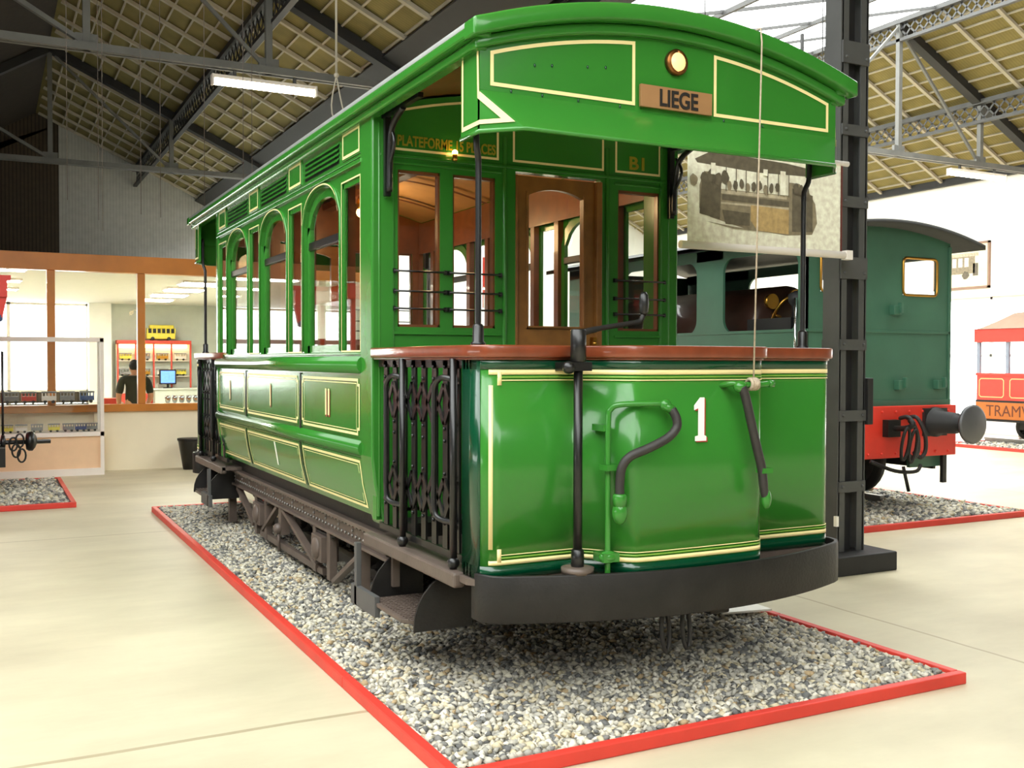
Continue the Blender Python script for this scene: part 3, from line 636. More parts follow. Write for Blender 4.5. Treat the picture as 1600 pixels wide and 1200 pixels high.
# ================================================================== THE GREEN TRAM
CX, HW, YA, YR = 3.0, 1.05, 5.52, 9.9
tram = thing('tram', 'bright green cream-lined tram number 1 with open end platforms, standing on gravel in the middle', 'tram', (CX, 7.55, .04))
xL = CX - HW
def tum(z): return .065 * (max(0, 1.1 - z) / .36) ** 1.6      # tumblehome of the lower panels
def roofz(x): return 3.10 + .20 * (1 - min(1, ((x - CX) / 1.12) ** 2))
SM = [(5.74 + 1.255 * k, 6.08 + 1.245 * k) for k in range(4)]       # narrow windows
AR = [(6.13 + 1.255 * k, 6.93 + 1.255 * k) for k in range(3)]       # arched windows
ZS, ZT, ZA = 1.69, 2.73, 2.80
def archz(y, y0, y1, zs=2.56, zc=2.775):
    u = (y - (y0 + y1) / 2) / ((y1 - y0) / 2); return zs + (zc - zs) * (max(0, 1 - abs(u) ** 2.4)) ** .55
for sgn in (-1, 1):
    X = lambda d, s=sgn: CX + s * (HW - d)                            # d = depth inwards from the side plane
    def bx(g, d0, d1, y0, y1, z0, z1): a, b = sorted((X(d0), X(d1))); return g.box(a, b, y0, y1, z0, z1)
    # lower body with tumblehome
    prof = [(X(tum(z)), 0, z) for z in (.74, .80, .87, .95, 1.03, 1.1, 1.69)] + [(X(.06), 0, 1.69), (X(.06 + .06), 0, .74)]
    G().prism([(x, YA + .16, z) for x, _, z in prof], (0, YR - YA - .2, 0)).build('side_wall', tram, GREEN)
    # uprights, header with arches
    g = G(); ys = sorted([YA + .16] + [v for w in SM + AR for v in w] + [YR - .04])
    for i in range(0, len(ys), 2): bx(g, 0, .035, ys[i], ys[i + 1], ZS, 2.8)
    for y0, y1 in SM: bx(g, 0, .035, y0, y1, ZT, 2.8)
    for y0, y1 in AR:
        n = 16
        for k in range(n):
            a = y0 + (y1 - y0) * k / n; b = y0 + (y1 - y0) * (k + 1) / n
            g.prism([(X(0), a, archz(a, y0, y1)), (X(0), b, archz(b, y0, y1)), (X(0), b, 2.8), (X(0), a, 2.8)], (sgn * -.035, 0, 0))
    bx(g, 0, .035, YA + .16, YR - .04, 2.8, 3.06)
    g.build('window_wall', tram, GREEN)
    # end corner posts (front post is broad)
    for ya, yb in ((YA - .014, YA + .19), (YR - .07, YR + .016)):
        G().prism([(X(0) if z > 1.1 else X(tum(z)), ya, z) for z in (.70, .82, .95, 1.1, 3.05)] + [(X(.14), ya, 3.05), (X(.14), ya, .70)], (0, yb - ya, 0)).map(lambda p, s=sgn: (p[0] + s * .012, p[1], p[2])).build('corner_post', tram, GREEN, .012)
    # mouldings
    for z, r, zz in ((1.625, .052, 'belt'), (1.135, .045, 'waist')):
        G().tube([(X(.012), YA + .17, z), (X(.012), YR - .03, z)], r, 14).map(lambda p, zc=z: (p[0], p[1], zc + (p[2] - zc) * 1.05)).build(zz + '_moulding', tram, GREEN)
    g = G(); bx(g, -.02, .01, YA + .16, YR - .04, 2.80, 2.825); bx(g, -.012, .01, YA + .16, YR - .04, 2.835, 2.85); bx(g, -.012, .01, YA + .16, YR - .04, 1.682, 1.70); g.build('cornice_moulding', tram, GREEN, .004)
    # windows
    for kind, lst in (('n', SM), ('a', AR)):
        for wi, (y0, y1) in enumerate(lst):
            f = G(); w = .035
            if kind == 'n':
                bx(f, .006, .03, y0, y0 + .016, ZS, ZT); bx(f, .006, .03, y1 - .016, y1, ZS, ZT); bx(f, .006, .03, y0, y1, ZS, ZS + .02); bx(f, .006, .03, y0, y1, ZT - .03, ZT)
            else:
                bx(f, .025, .055, y0, y0 + .05, ZS, 2.56); bx(f, .025, .055, y1 - .05, y1, ZS, 2.56); bx(f, .025, .055, y0, y1, ZS, ZS + .06)
                n = 14
                for k in range(n):
                    a = y0 + (y1 - y0) * k / n; b = y0 + (y1 - y0) * (k + 1) / n; tz = lambda y: min(archz(y, y0, y1) - .06, archz(max(y0 + .06, min(y1 - .06, y)), y0 + .05, y1 - .05, 2.5, 2.715))
                    f.prism([(X(.025), a, tz(a)), (X(.025), b, tz(b)), (X(.025), b, archz(b, y0, y1)), (X(.025), a, archz(a, y0, y1))], (sgn * -.03, 0, 0))
            so = f.build('window_sash', tram, GREEN)
            pg = G(); dp = .012 if kind == 'n' else .034; bx(pg, dp, dp + .004, y0 + .01, y1 - .01, ZS + .01, 2.7); pg.build('pane', so, GLASS)
            if kind == 'a':
                bg_ = G(); bx(bg_, .02, .06, y0 + .04, y1 - .04, 2.40, 2.455); bg_.build('glazing_bar', so, BLACK, .006)
                hg = G(); n = 16                                      # moulding over the arch
                pts = [(X(-.004), y0 - .02, ZS + .02)] + [(X(-.004), y0 + (y1 - y0) * k / n + (-.02 if k == 0 else .02 if k == n else 0), archz(y0 + (y1 - y0) * k / n, y0, y1) + .018) for k in range(n + 1)] + [(X(-.004), y1 + .02, ZS + .02)]
                hg.tube(pts, .010, 6); hg.build('hood_moulding', so, GREEN)
                fn = lambda u, v: (X(-.0155), u, v)
                cg = G()
                for k in range(n): 
                    a = y0 + (y1 - y0) * k / n; b = y0 + (y1 - y0) * (k + 1) / n
                    cg.add([fn(a, archz(a, y0, y1) + .012), fn(b, archz(b, y0, y1) + .012), fn(b, archz(b, y0, y1) + .02), fn(a, archz(a, y0, y1) + .02)], [(0, 1, 2, 3)])
                cg.build('lining', so, CREAM)
            else:
                G().outline([(y0 - .012, ZS + .012), (y1 + .012, ZS + .012), (y1 + .012, ZT + .012), (y0 - .012, ZT + .012)], .009, lambda u, v: (X(-.003), u, v)).build('lining', so, CREAM)
    # letterboard panels and louvres
    for i, (y0, y1) in enumerate(SM):
        g = G(); bx(g, -.008, .01, y0 - .03, y1 - .02, 2.862, 3.035); p = g.build('letterboard_panel', tram, GREEN, .003)
        G().outline([(y0 - .015, 2.872), (y1 - .035, 2.872), (y1 - .035, 3.025), (y0 - .015, 3.025)], .017, lambda u, v: (X(-.010), u, v)).build('lining', p, CREAM)
    for i, (y0, y1) in enumerate(AR):
        lb = G(); bx(lb, -.002, .01, y0 + .01, y1 - .04, 2.87, 2.995); lo = lb.build('louvre_vent', tram, BLACK)
        g = G()
        for k in range(4): z = 2.882 + k * .032; g.prism([(X(-.014), y0, z), (X(.0), y0, z + .020), (X(.0), y0, z + .028), (X(-.014), y0, z + .012)], (0, y1 - y0 - .03, 0))
        g.build('louvre_slat', lo, GREEN)
    # painted side panels: two rows of three
    PY = [(YA + .18, 7.0), (7.03, 8.68), (8.71, YR - .06)]
    for i, (y0, y1) in enumerate(PY):
        for z0, z1, nm in ((1.195, 1.555, 'upper_side_panel'), (.765, 1.075, 'lower_side_panel')):
            rows = [[(X(tum(z) - .005), y, z) for y in (y0 + .012, y1 - .012)] for z in [z0 + (z1 - z0) * q / 8 for q in range(9)]]
            rows2 = [[(X(tum(z) + .01), y, z) for y, _z in ((y0 + .012, 0), (y1 - .012, 0))] for z in [z0 + (z1 - z0) * q / 8 for q in range(9)]]
            p = G().sheet(rows).build(nm, tram, GREEN)
            f = lambda u, v: (X(tum(v) - .008), u, v)
            a, b, c, d = y0 + .03, y1 - .03, z0 + .012, z1 - .012; n_ = .03
            q = [(a + n_, c), (b - n_, c), (b - n_, c + n_), (b, c + n_), (b, d - n_), (b - n_, d - n_), (b - n_, d), (a + n_, d), (a + n_, d - n_), (a, d - n_), (a, c + n_), (a + n_, c + n_)] if nm[0] == 'u' else [(a, c), (b, c), (b, d), (a, d)]
            lg = G().outline(q, .016, f)
            k_ = .026; lg.outline([(a + n_ + k_ * .6, c + k_), (b - n_ - k_ * .6, c + k_), (b - n_ - k_ * .6, d - k_), (a + n_ + k_ * .6, d - k_)] if nm[0] == 'l' else [(a + n_ + k_, c + k_), (b - n_ - k_, c + k_), (b - n_ - k_, d - k_), (a + n_ + k_, d - k_)], .005, f)
            lg.build('lining', p, CREAM)
            if nm[0] == 'u' and sgn < 0:
                s_ = ('II', 'I', 'I')[i]; ym = (y0 + y1) / 2 + (.02, 0, .05)[i]; 
                for ch, dy in zip(s_, (-.03, .03) if s_ == 'II' else (0,)):
                    for m_, o_, dp in ((REDSH, -.011, .0088), (CREAM, 0, .0095)):
                        G().outline([(ym + dy - .016 + o_, 1.30 + o_), (ym + dy + .016 + o_, 1.30 + o_), (ym + dy + .016 + o_, 1.47 + o_), (ym + dy - .016 + o_, 1.47 + o_)], .0155, lambda u, v: (X(-dp), u, v)).build('class_numeral', p, m_)
            if nm[0] == 'l' and sgn < 0 and i == 1:
                ym = 7.75; bar = [(ym - .02, .85), (ym + .02, .85), (ym + .02, 1.03), (ym - .02, 1.03)]
                G().outline(bar, .0195, lambda u, v: (X(tum(v) - .0095), u, v)).build('fleet_numeral', p, WHITE)
    g = G()
    for y in (7.015, 8.695):
        bx(g, -.009, .0, y - .012, y + .012, 1.175, 1.565)
        g.sheet([[(X(tum(z) - .010), y - .012, z), (X(tum(z) - .010), y + .012, z)] for z in [.75 + .034 * q for q in range(11)]])
    g.build('panel_joint', tram, BLACK)
    # inner lining, bench, interior
    g = G()
    for i in range(0, len(ys), 2): bx(g, .037, .085, ys[i], ys[i + 1], ZS, 2.8)
    bx(g, .062, .09, YA + .1, YR - .1, 2.74, 3.05); bx(g, .13, .16, YA + .1, YR - .1, .8, 1.66); bx(g, .06, .16, YA + .1, YR - .1, 1.655, 1.685); g.build('interior_panelling', tram, INWOOD)
    g = G()
    for k in range(6): bx(g, .17 + k * .07, .225 + k * .07, YA + .12, YR - .12, 1.19, 1.21)
    bx(g, .53, .56, YA + .12, YR - .12, .8, 1.19); g.build('bench', tram, INWOOD)
    # cornice under the eaves
    g = G()
    a, b = sorted((CX + sgn * 1.125, CX + sgn * 1.02)); g.box(a, b, 4.05, 11.07, 3.065, 3.115)
    a, b = sorted((CX + sgn * 1.09, CX + sgn * 1.02)); g.box(a, b, 4.09, 11.03, 3.02, 3.066)
    g.build('eaves_cornice', tram, GREEN, .012)
    # truck side frame
    xt = CX + sgn * .9; fr = G(); sx = lambda d: xt - sgn * d
    def tb(g, y0, y1, z0, z1, d0=0, d1=.02): a, b = sorted((sx(d0), sx(d1))); return g.box(a, b, y0, y1, z0, z1)
    tb(fr, 5.62, 10.12, .47, .62); tb(fr, 5.55, 5.72, .40, .62); tb(fr, 10.0, 10.14, .40, .62); tb(fr, 5.6, 10.14, .60, .625, -.05, .06); tb(fr, 5.6, 10.14, .465, .485, -.03, .03)
    fo = fr.build('truck_side_frame', tram, TRUCK, .003)
    g = G()
    for q in range(60):
        y = 5.75 + q * .073
        for z in ((.515, .58) if q % 4 else (.515, .548, .58)): g.ball((sx(-.004), y, z), (.01, .012, .012), 6, 4)
    g.build('rivet', fo, STEEL)
    for yy in (7.0, 8.8):
        for e in (-1, 1):
            g = tb(G(), yy + e * .17 - .035, yy + e * .17 + .035, .13, .48, -.015, .04); g.build('axlebox_guide', tram, TRUCK, .004)
        g = tb(G(), yy - .12, yy + .12, .24, .42, -.05, .08); g.ball((sx(-.05), yy, .33), (.03, .08, .08), 14, 8); g.build('axle_box', tram, TRUCK, .012)
        g = G()
        for k in range(4): g.tube([(sx(.0), yy + (-.3 + .6 * q / 8) * (1 - k * .2), .45 - k * .016 - .03 * (1 - (q / 4 - 1) ** 2) * .6) for q in range(9)], .009, 6)
        g.build('leaf_spring', tram, IRON)
        # wheel
        xw = CX + sgn * .5
        w = G().lathe((xw, yy, .476), (1, 0, 0), [(-.05, .02), (-.05, .06), (-.03, .30), (-.05, .30), (-.05, .33), (.05, .335), (.05, .30), (.03, .30), (.05, .06), (.05, .02)], 32); w.lathe((xw - sgn * .055, yy, .476), (1, 0, 0), [(-.012, .30), (-.012, .36), (.012, .36), (.012, .30)], 32); w.build('wheel', tram, IRON)
    g = G(); tb(g, 7.0, 8.85, .13, .18, -.005, .035); g.build('tie_bar', tram, TRUCK, .004)
    g = G()
    for a, b in (((8.72, .2), (8.22, .46)), ((8.05, .46), (7.1, .18)), ((6.72, .14), (6.2, .40)), ((9.05, .2), (9.7, .45))): g.beam((sx(0), a[0], a[1]), (sx(0), b[0], b[1]), .05, .03)
    g.build('truss_brace', tram, TRUCK)
    for y0, y1, z0, z1 in ((6.13, 6.2, .10, .48), (10.03, 10.1, .08, .48)):
        tb(G(), y0, y1, z0, z1, -.02, .05).build('hanger_post', tram, TRUCK, .004)
    g = G(); tb(g, 8.08, 8.16, .25, .47, -.02, .05); g.ball((sx(-.03), 8.12, .3), .045); g.tube([(sx(-.03), 8.12, .3), (sx(-.03), 8.1, .12)], .012, 6); g.build('brake_hanger', tram, TRUCK)
for yy in (7.0, 8.8): G().cyl((CX - .85, yy, .476), (CX + .85, yy, .476), .05).build('axle', tram, IRON)
for sg_ in (-1, 1):
    for yy in (6.5, 7.5, 8.3, 9.3): G().box(CX + sg_ * .5 - .05, CX + sg_ * .5 + .05, yy - .04, yy + .04, .22, .52).build('brake_block', tram, IRON)
G().box(CX - .9, CX + .9, 5.3, 10.0, .62, .74).build('underframe', tram, IRON)
for yy in (6.1, 7.9, 9.6): G().box(CX - .87, CX + .87, yy - .05, yy + .05, .46, .62).build('cross_beam', tram, IRON)
G().box(CX - .93, CX + .93, YA, YR, .78, .80).build('saloon_floor', tram, INWOOD)
# saloon ceiling, with beams
rows = [[(CX + 1.0 * (k / 10 - 1), y, roofz(CX + 1.0 * (k / 10 - 1)) - .07) for k in range(21)] for y in (YA + .05, YR - .05)]
G().sheet(rows).build('saloon_ceiling', tram, CEILWOOD)
g = G()
for q in range(6):
    y = YA + .2 + q * .83; g.sheet([[(CX + 1.0 * (k / 10 - 1), y + e, roofz(CX + 1.0 * (k / 10 - 1)) - .105) for k in range(21)] for e in (-.03, .03)])
g.box(CX - .05, CX + .05, YA + .1, YR - .1, 3.12, 3.18)
g.build('ceiling_rib', tram, INWOOD)
for q, y in enumerate((6.6, 8.8)):
    l = G().ball((CX, y, 2.98), .045).build('saloon_lamp', tram, BULB)
    G().lathe((CX, y, 3.0), (0, 0, 1), [(0, .03), (.03, .05), (.12, .03)], 12).build('lamp_holder', l, BRASS)
pl = bpy.data.lights.new('saloon_glow', 'POINT'); pl.energy = 22; pl.color = (1, .66, .32); pl.shadow_soft_size = .15
for y in (6.6, 8.8):
    po = bpy.data.objects.new('saloon_lamp_glow', pl); COL.objects.link(po); po.location = (CX, y, 2.86)
# roof shell with rounded front edge
nx = 28
def roof_rows(z_off, hw, y0, y1, cut):
    out = []
    for y in (y0, y0 + .05, y1 - .05, y1):
        edge = y in (y0, y1); out.append([(CX + (hw - (cut if edge else 0)) * (2 * k / nx - 1), y, roofz(CX + (hw - (cut if edge else 0)) * (2 * k / nx - 1)) + z_off) for k in range(nx + 1)])
    return out
ra = roof_rows(.035, 1.12, 4.03, 11.09, .05); rb = roof_rows(-.015, 1.12, 4.03, 11.09, .05)
g = G().sheet(ra).sheet(rb)
for e in (0, 3): g.sheet([ra[e], rb[e]])
for c in (0, nx): g.sheet([[r[c] for r in ra], [r[c] for r in rb]])
g.build('roof', tram, ROOFM)
def fascia(y0, y1, zo0, zo1, hw, fy):
    g = G(); A = [CX + hw * (2 * k / nx - 1) for k in range(nx + 1)]
    f0 = [(x, fy(y0), roofz(x) + zo0) for x in A]; f1 = [(x, fy(y0), roofz(x) + zo1) for x in A]; b0 = [(x, fy(y1), roofz(x) + zo0) for x in A]; b1 = [(x, fy(y1), roofz(x) + zo1) for x in A]
    g.sheet([f0, f1]).sheet([f1, b1]).sheet([b1, b0]).sheet([b0, f0])
    for c in (0, nx): g.add([f0[c], f1[c], b1[c], b0[c]], [(0, 1, 2, 3)])
    return g

# ---------------------------------------------------------------- end platforms (front in full, rear the same pieces)
DASH = [(1.955, 4.30), (1.955, 4.20)] + [(2.055 - .1 * cos(a), 4.20 - .1 * sin(a)) for a in [pi / 2 * k / 8 for k in range(1, 9)]]
def scurve(x0, y0, x1, y1, n=14): return [(x0 + (x1 - x0) * k / n, y0 + (y1 - y0) * (.5 - .5 * cos(pi * k / n))) for k in range(n + 1)]
DASH += [(2.2, 4.1), (2.36, 4.1)] + scurve(2.42, 4.1, 2.66, 3.88) + [(2.75, 3.872), (3.0, 3.87), (3.25, 3.872)] + scurve(3.34, 3.88, 3.55, 4.1) + [(3.7, 4.1), (3.85, 4.1)] + [(3.975 + .08 * sin(a), 4.18 - .08 * cos(a)) for a in [pi / 2 * k / 8 for k in range(0, 9)]] + [(4.055, 4.30)]
def tram_end(front):
    fy = (lambda y: y) if front else (lambda y: 15.12 - y)
    FM = (lambda p: p) if front else (lambda p: (2 * CX - p[0], fy(p[1]), p[2]))
    def B(g, name, par, m, bevel=0): return g.map(FM).build(name, par, m, bevel)
    d = B(G().ribbon(DASH, .665, 1.665, .025), 'dash_panel', tram, GREEN)
    B(G().ribbon(DASH, .665, .722, .004, .003), 'dark_band', d, DGREEN); B(G().ribbon(DASH, 1.612, 1.665, .004, .003), 'dark_band', d, DGREEN)
    D2 = DASH[8:]
    B(G().ribbon(DASH[6:], .728, .748, .004, .004), 'lining', d, CREAM); B(G().ribbon(DASH[6:], 1.588, 1.610, .004, .004), 'lining', d, CREAM)
    B(G().ribbon(D2, .755, .7625, .004, .004), 'thin_line', d, LGREEN); B(G().ribbon(D2, .770, .774, .004, .004), 'thin_line', d, CREAM)
    B(G().ribbon(D2, 1.5725, 1.580, .004, .004), 'thin_line', d, LGREEN); B(G().ribbon(D2, 1.560, 1.565, .004, .004), 'thin_line', d, CREAM)
    vp = [DASH[6], DASH[7]]; vq = [DASH[9], (DASH[9][0] + .006, DASH[9][1])]
    g = G().ribbon(vp, .80, 1.54, .004, .004).ribbon(DASH[8:10], .74, .80, .004, .004).ribbon(DASH[8:10], 1.54, 1.60, .004, .004)
    B(g, 'lining', d, CREAM)
    g = G().ribbon(DASH[0:5], .665, 1.665, .004, .003); B(g, 'dark_band', d, DGREEN)
    # wooden rail round the platform
    RP = [(1.955, 5.5), (1.955, 4.9)] + DASH[:] + [(4.055, 4.9), (4.055, 5.5)]
    B(G().ribbon(RP, 1.665, 1.722, .075, .03), 'platform_rail', tram, RAILWOOD, .008)
    B(G().ribbon(RP, 1.655, 1.668, .05, .012), 'rail_beading', tram, RAILWOOD)
    # platform floor and edge beam
    PF = [(p[0], p[1] + (.03 if p[1] < 4.15 else 0)) for p in DASH]
    B(G().prism([(1.93, 5.55, .66), (1.93, 4.2, .66)] + [(x, y - .015, .66) for x, y in DASH[2:-1]] + [(4.08, 4.2, .66), (4.08, 5.55, .66)], (0, 0, -.03)), 'platform_floor', tram, TRUCK)
    for a, b in ((1.90, 1.96), (4.04, 4.10)): B(G().box(a, b, 4.28, 5.55, .60, .672), 'platform_edge', tram, TRUCK, .012)
    B(G().box(2.0, 4.0, 4.15, 4.3, .45, .63).box(2.3, 2.4, 4.3, 5.6, .45, .63).box(3.6, 3.7, 4.3, 5.6, .45, .63), 'platform_frame', tram, IRON)
    # buffer beam: bowed steel band
    BP = [(2.06, 4.26)] + [(2.06 - .1 * sin(pi / 2 * k / 6) , 4.26 - .12 * (k / 6)) for k in range(1, 7)]
    BP = [(2.05, 4.30), (1.985, 4.26), (1.955, 4.20), (1.957, 4.13), (1.985, 4.07), (2.03, 4.03)]
    n = 24; BP += [(2.08 + (4.0 - 2.08) * k / n, 3.81 + .205 * ((2 * k / n - 1) ** 2)) for k in range(n + 1)]
    BP += [(4.05, 4.045), (4.09, 4.09), (4.103, 4.15), (4.09, 4.22), (4.05, 4.27), (3.98, 4.30)]
    B(G().ribbon(BP, .475, .690, .022), 'buffer_beam', tram, IRON, .006)
    B(G().prism([(CX + (x - CX) * .97, 4.1 + (y - 4.1) * .85, .50) for x, y in BP[4:-4]], (0, 0, .02)), 'buffer_beam_floor', tram, IRON)
    # coupling links
    cp = B(G().box(2.8, 2.95, 3.86, 4.2, .46, .53).box(3.08, 3.2, 3.9, 4.2, .43, .5), 'drawbar', tram, IRON, .01)
    for x in (2.84, 2.96): B(G().tube([(x + .022 * cos(a), 3.93 + .01 * sin(a), .38 + .10 * sin(a)) for a in [2 * pi * k / 18 for k in range(18)]], .011, 8, True), 'coupling_link', cp, IRON)
    # gates, grab rails and steps at both sides
    for sg in (-1, 1):
        X = lambda d: CX + sg * (1.03 - d)
        g = G(); yb = [4.40 + .138 * k for k in range(8)]
        for y in yb: a, b = sorted((X(0), X(.012))); g.box(a, b, y - .029, y + .029, .74, 1.65)
        for z in (1.44, .98):
            for i in range(7):
                for u, v in ((-.10, .10), (.10, -.10)): g.beam((X(-.008 if u < 0 else .018), yb[i], z + u), (X(-.008 if u < 0 else .018), yb[i + 1], z + v), .032, .008, (sg, 0, 0)) if False else g.prism([(X(-.01), yb[i] - .018, z + u), (X(-.01), yb[i] + .018, z + u), (X(-.01), yb[i + 1] + .018, z + v), (X(-.01), yb[i + 1] - .018, z + v)], (sg * -.008, 0, 0))
        for y in yb:
            for z in (1.62, 1.56, 1.32, 1.26, 1.1, .86): g.ball((X(-.004), y, z), .010, 6, 4)
        g.box(*sorted((X(0), X(.03))), 4.32, 5.48, 1.615, 1.655).box(*sorted((X(0.005), X(.03))), 4.32, 5.48, .70, .735)
        B(g, 'lattice_gate', tram, BLACK)
        for y in (4.37, 5.03):
            g = G().tube([(X(-.03), y, .66), (X(-.03), y, 1.66)], .018, 10); g.ball((X(-.03), y, .70), .03)
            g.tube(smoothpath([(X(-.03), y, 1.56), (X(-.06), y + .07, 1.57), (X(-.07), y + .13, 1.53), (X(-.07), y + .14, 1.44), (X(-.07), y + .14, 1.2), (X(-.07), y + .14, .96), (X(-.06), y + .11, .90), (X(-.03), y, .89)], 5), .014, 10)
            B(g, 'grab_rail', tram, BLACK)
        # boarding step
        sp = B(G().prism([(X(.10), 5.22, .345), (X(.13), 4.74, .345), (X(-.02), 4.60, .345), (X(-.38), 4.60, .345), (X(-.38), 5.22, .345)] if False else [(X(.17), 5.22, .345), (X(.17), 4.62, .345), (X(-.06), 4.62, .345), (X(-.15), 4.74, .345), (X(-.15), 5.22, .345)], (0, 0, .022)), 'boarding_step', tram, TRUCK, .004)
        g = G()
        for k in range(9): u = -.12 + k * .03; g.beam((X(u), 4.65, .369), (X(u), 5.20, .369), .006, .005)
        for k in range(16): y = 4.66 + k * .036; g.beam((X(.16), y, .369), (X(-.13), y, .369), .005, .005)
        B(g, 'tread_plate', sp, TRUCK)
        for y in (4.59, 5.23):
            pr = [(X(.17), y, .33)] + [(X(.17 - .31 * sin(pi / 2 * k / 8)), y, .64 - .29 * (1 - cos(pi / 2 * k / 8)) ** 1.0) for k in range(9)] + [(X(-.14), y, .33)]
            B(G().prism(pr, (0, .014, 0)), 'step_side_plate', sp, IRON)
        B(G().box(*sorted((X(-.16), X(-.13))), 5.1, 5.5, .29, .40).box(*sorted((X(-.16), X(-.13))), 5.40, 5.44, .29, .64), 'step_bracket', sp, STEELGREY, .003)
        B(G().box(*sorted((X(.02), X(-.02))), 5.2, 5.24, .42, .62), 'hanger_post', tram, TRUCK)
        # stanchion from rail to hood
        B(G().tube(smoothpath([(CX + sg * .985, 4.26, 1.70), (CX + sg * .985, 4.26, 2.1), (CX + sg * .985, 4.26, 2.52), (CX + sg * .99, 4.255, 2.59), (CX + sg * 1.005, 4.24, 2.66), (CX + sg * 1.005, 4.24, 2.9)], 4), .0145, 10).lathe((CX + sg * .985, 4.26, 1.72), (0, 0, 1), [(0, .036), (.012, .036), (.02, .027), (.09, .026), (.1, .019)], 12), 'stanchion', tram, BLACK)
        # bracket under the roof at the bulkhead
        g = G().tube(smoothpath([(CX + sg * .98, 5.44, 2.60), (CX + sg * .98, 5.43, 2.8), (CX + sg * .985, 5.38, 2.95), (CX + sg * .99, 5.2, 3.02)], 5), .018, 8)
        g.beam((CX + sg * .98, 5.475, 2.58), (CX + sg * .98, 5.475, 3.04), .035, .03, (0, 1, 0)); g.beam((CX + sg * .99, 5.5, 3.03), (CX + sg * .99, 4.95, 3.03), .03, .025); g.tube(smoothpath([(CX + sg * .98, 5.46, 2.72), (CX + sg * .98, 5.36, 2.86), (CX + sg * .98, 5.42, 2.96)], 4), .01, 6)
        B(g, 'roof_bracket', tram, BLACK)
    # hood (visor) under the roof end
    vx = 1.055
    hood = B(G().prism([(CX - vx, 4.1, 2.85)] + [(CX + vx * (2 * k / nx - 1), 4.1, roofz(CX + vx * (2 * k / nx - 1)) - .03) for k in range(nx + 1)] + [(CX + vx, 4.1, 2.85)], (0, .025, 0)), 'hood', tram, GREEN)
    A_ = [(CX - vx, 4.1, 2.85), (CX + vx, 4.1, 2.85), (CX + vx - .15, 3.95, 2.665), (CX - vx + .15, 3.95, 2.665)]
    g = G().prism(A_, (0, .02, .012))
    for s in (-1, 1):
        x = CX + s * vx
        tri = [(x, 4.1, 2.85), (x, 4.1, 2.665), (x - s * .15, 3.95, 2.665)]; g.prism(tri, (0, .02, .004))
        g.prism([(x, 4.1, 2.665), (x, 4.30, 2.665), (x, 4.30, 3.08), (x, 4.126, 3.08), (x, 4.126, 2.851), (x, 4.1, 2.851)], (-s * .02, 0, 0))
    B(g, 'hood_skirt', hood, GREEN)
    g = G()
    g.tube([(CX - vx + .002, 4.30, 2.665), (CX - vx, 4.1, 2.665), (CX - vx + .15, 3.952, 2.665), (CX + vx - .15, 3.952, 2.665), (CX + vx, 4.1, 2.665), (CX + vx - .002, 4.30, 2.665)], .011, 8); B(g, 'hood_beading', hood, GREEN)
    g = G(); fnf = lambda u, v: (u, 4.096, v)
    def topc(x): return roofz(x) - .115
    for x0, x1 in ((1.995, 2.765), (3.235, 4.0)):
        n = 10; g = G(); g.outline([(x0, 2.872), (x1, 2.872)] + [(x1 + (x0 - x1) * k / n, topc(x1 + (x0 - x1) * k / n)) for k in range(n + 1)], .017, fnf); B(g, 'lining', hood, CREAM)
    for s in (-1, 1):
        x = CX + s * (vx + .003)
        # cheek outline runs over the flat cheek and the chamfer below it
        C_ = lambda y, z: (x, y, z)
        F_ = lambda a, z: (x - s * a + s * .001, 4.1 - a - .004, z)
        P3 = [C_(4.285, 3.04), C_(4.285, 2.695), C_(4.10, 2.695), F_(.002, 2.695), F_(.118, 2.695), F_(.002, 2.838), C_(4.10, 2.838), C_(4.108, 3.04)]
        ins = [C_(4.268, 3.02), C_(4.268, 2.714), C_(4.10, 2.714), F_(.002, 2.714), F_(.072, 2.714), F_(.002, 2.80), C_(4.118, 2.815), C_(4.126, 3.02)]
        cg = G()
        for i in range(8):
            j = (i + 1) % 8; cg.add([P3[i], P3[j], ins[j], ins[i]], [(0, 1, 2, 3)])
        B(cg, 'lining', hood, CREAM)
    B(fascia(4.005, 4.12, -.045, .036, 1.126, lambda y: y), 'cornice', tram, GREEN, .012)
    B(fascia(4.06, 4.13, -.095, -.045, 1.091, lambda y: y), 'cornice', tram, GREEN, .012)
    # platform ceiling
    B(G().sheet([[(CX + 1.0 * (k / 10 - 1), y, roofz(CX + 1.0 * (k / 10 - 1)) - .04) for k in range(21)] for y in (4.12, YA - .02)]), 'platform_ceiling', tram, CEILWOOD if False else INWOOD)
    return d, hood, B
dash, hood, _ = tram_end(True)
tram_end(False)
# rivets and screws on the hood
g = G()
for x, z in ((2.22, 2.99), (2.31, 3.0), (2.5, 3.02), (2.6, 3.03), (2.1, 2.858), (2.26, 2.858), (2.45, 2.858), (2.68, 2.858), (2.87, 2.97), (2.98, 2.97), (3.1, 2.97), (3.3, 2.858), (3.55, 2.858)): g.ball((x, 4.097, z), (.006, .004, .009), 6, 4)
g.build('screw', hood, DGREEN)
# headlamp
hl = G().lathe((3.0, 4.10, 3.105), (0, -1, 0), [(0, .062), (.02, .064), (.03, .055), (.024, .048)], 28).build('headlamp', hood, mat('aged_brass_rim', (130, 84, 44), rough=.35, metal=.9, var=.1))
G().ball((3.0, 4.078, 3.105), (.049, .016, .049), 20, 10).build('lens', hl, LAMPG)
# destination board
sg = G().box(2.785, 3.21, 4.075, 4.093, 2.868, 2.975).build('destination_board', hood, SIGNB, .002)
sg['label'] = 'brown destination board reading LIEGE'
text_g('LIEGE', .112, lambda u, v, w: (3.005 + u, 4.073 - w, 2.883 + v), sx=.84).build('lettering', sg, BLKLET)
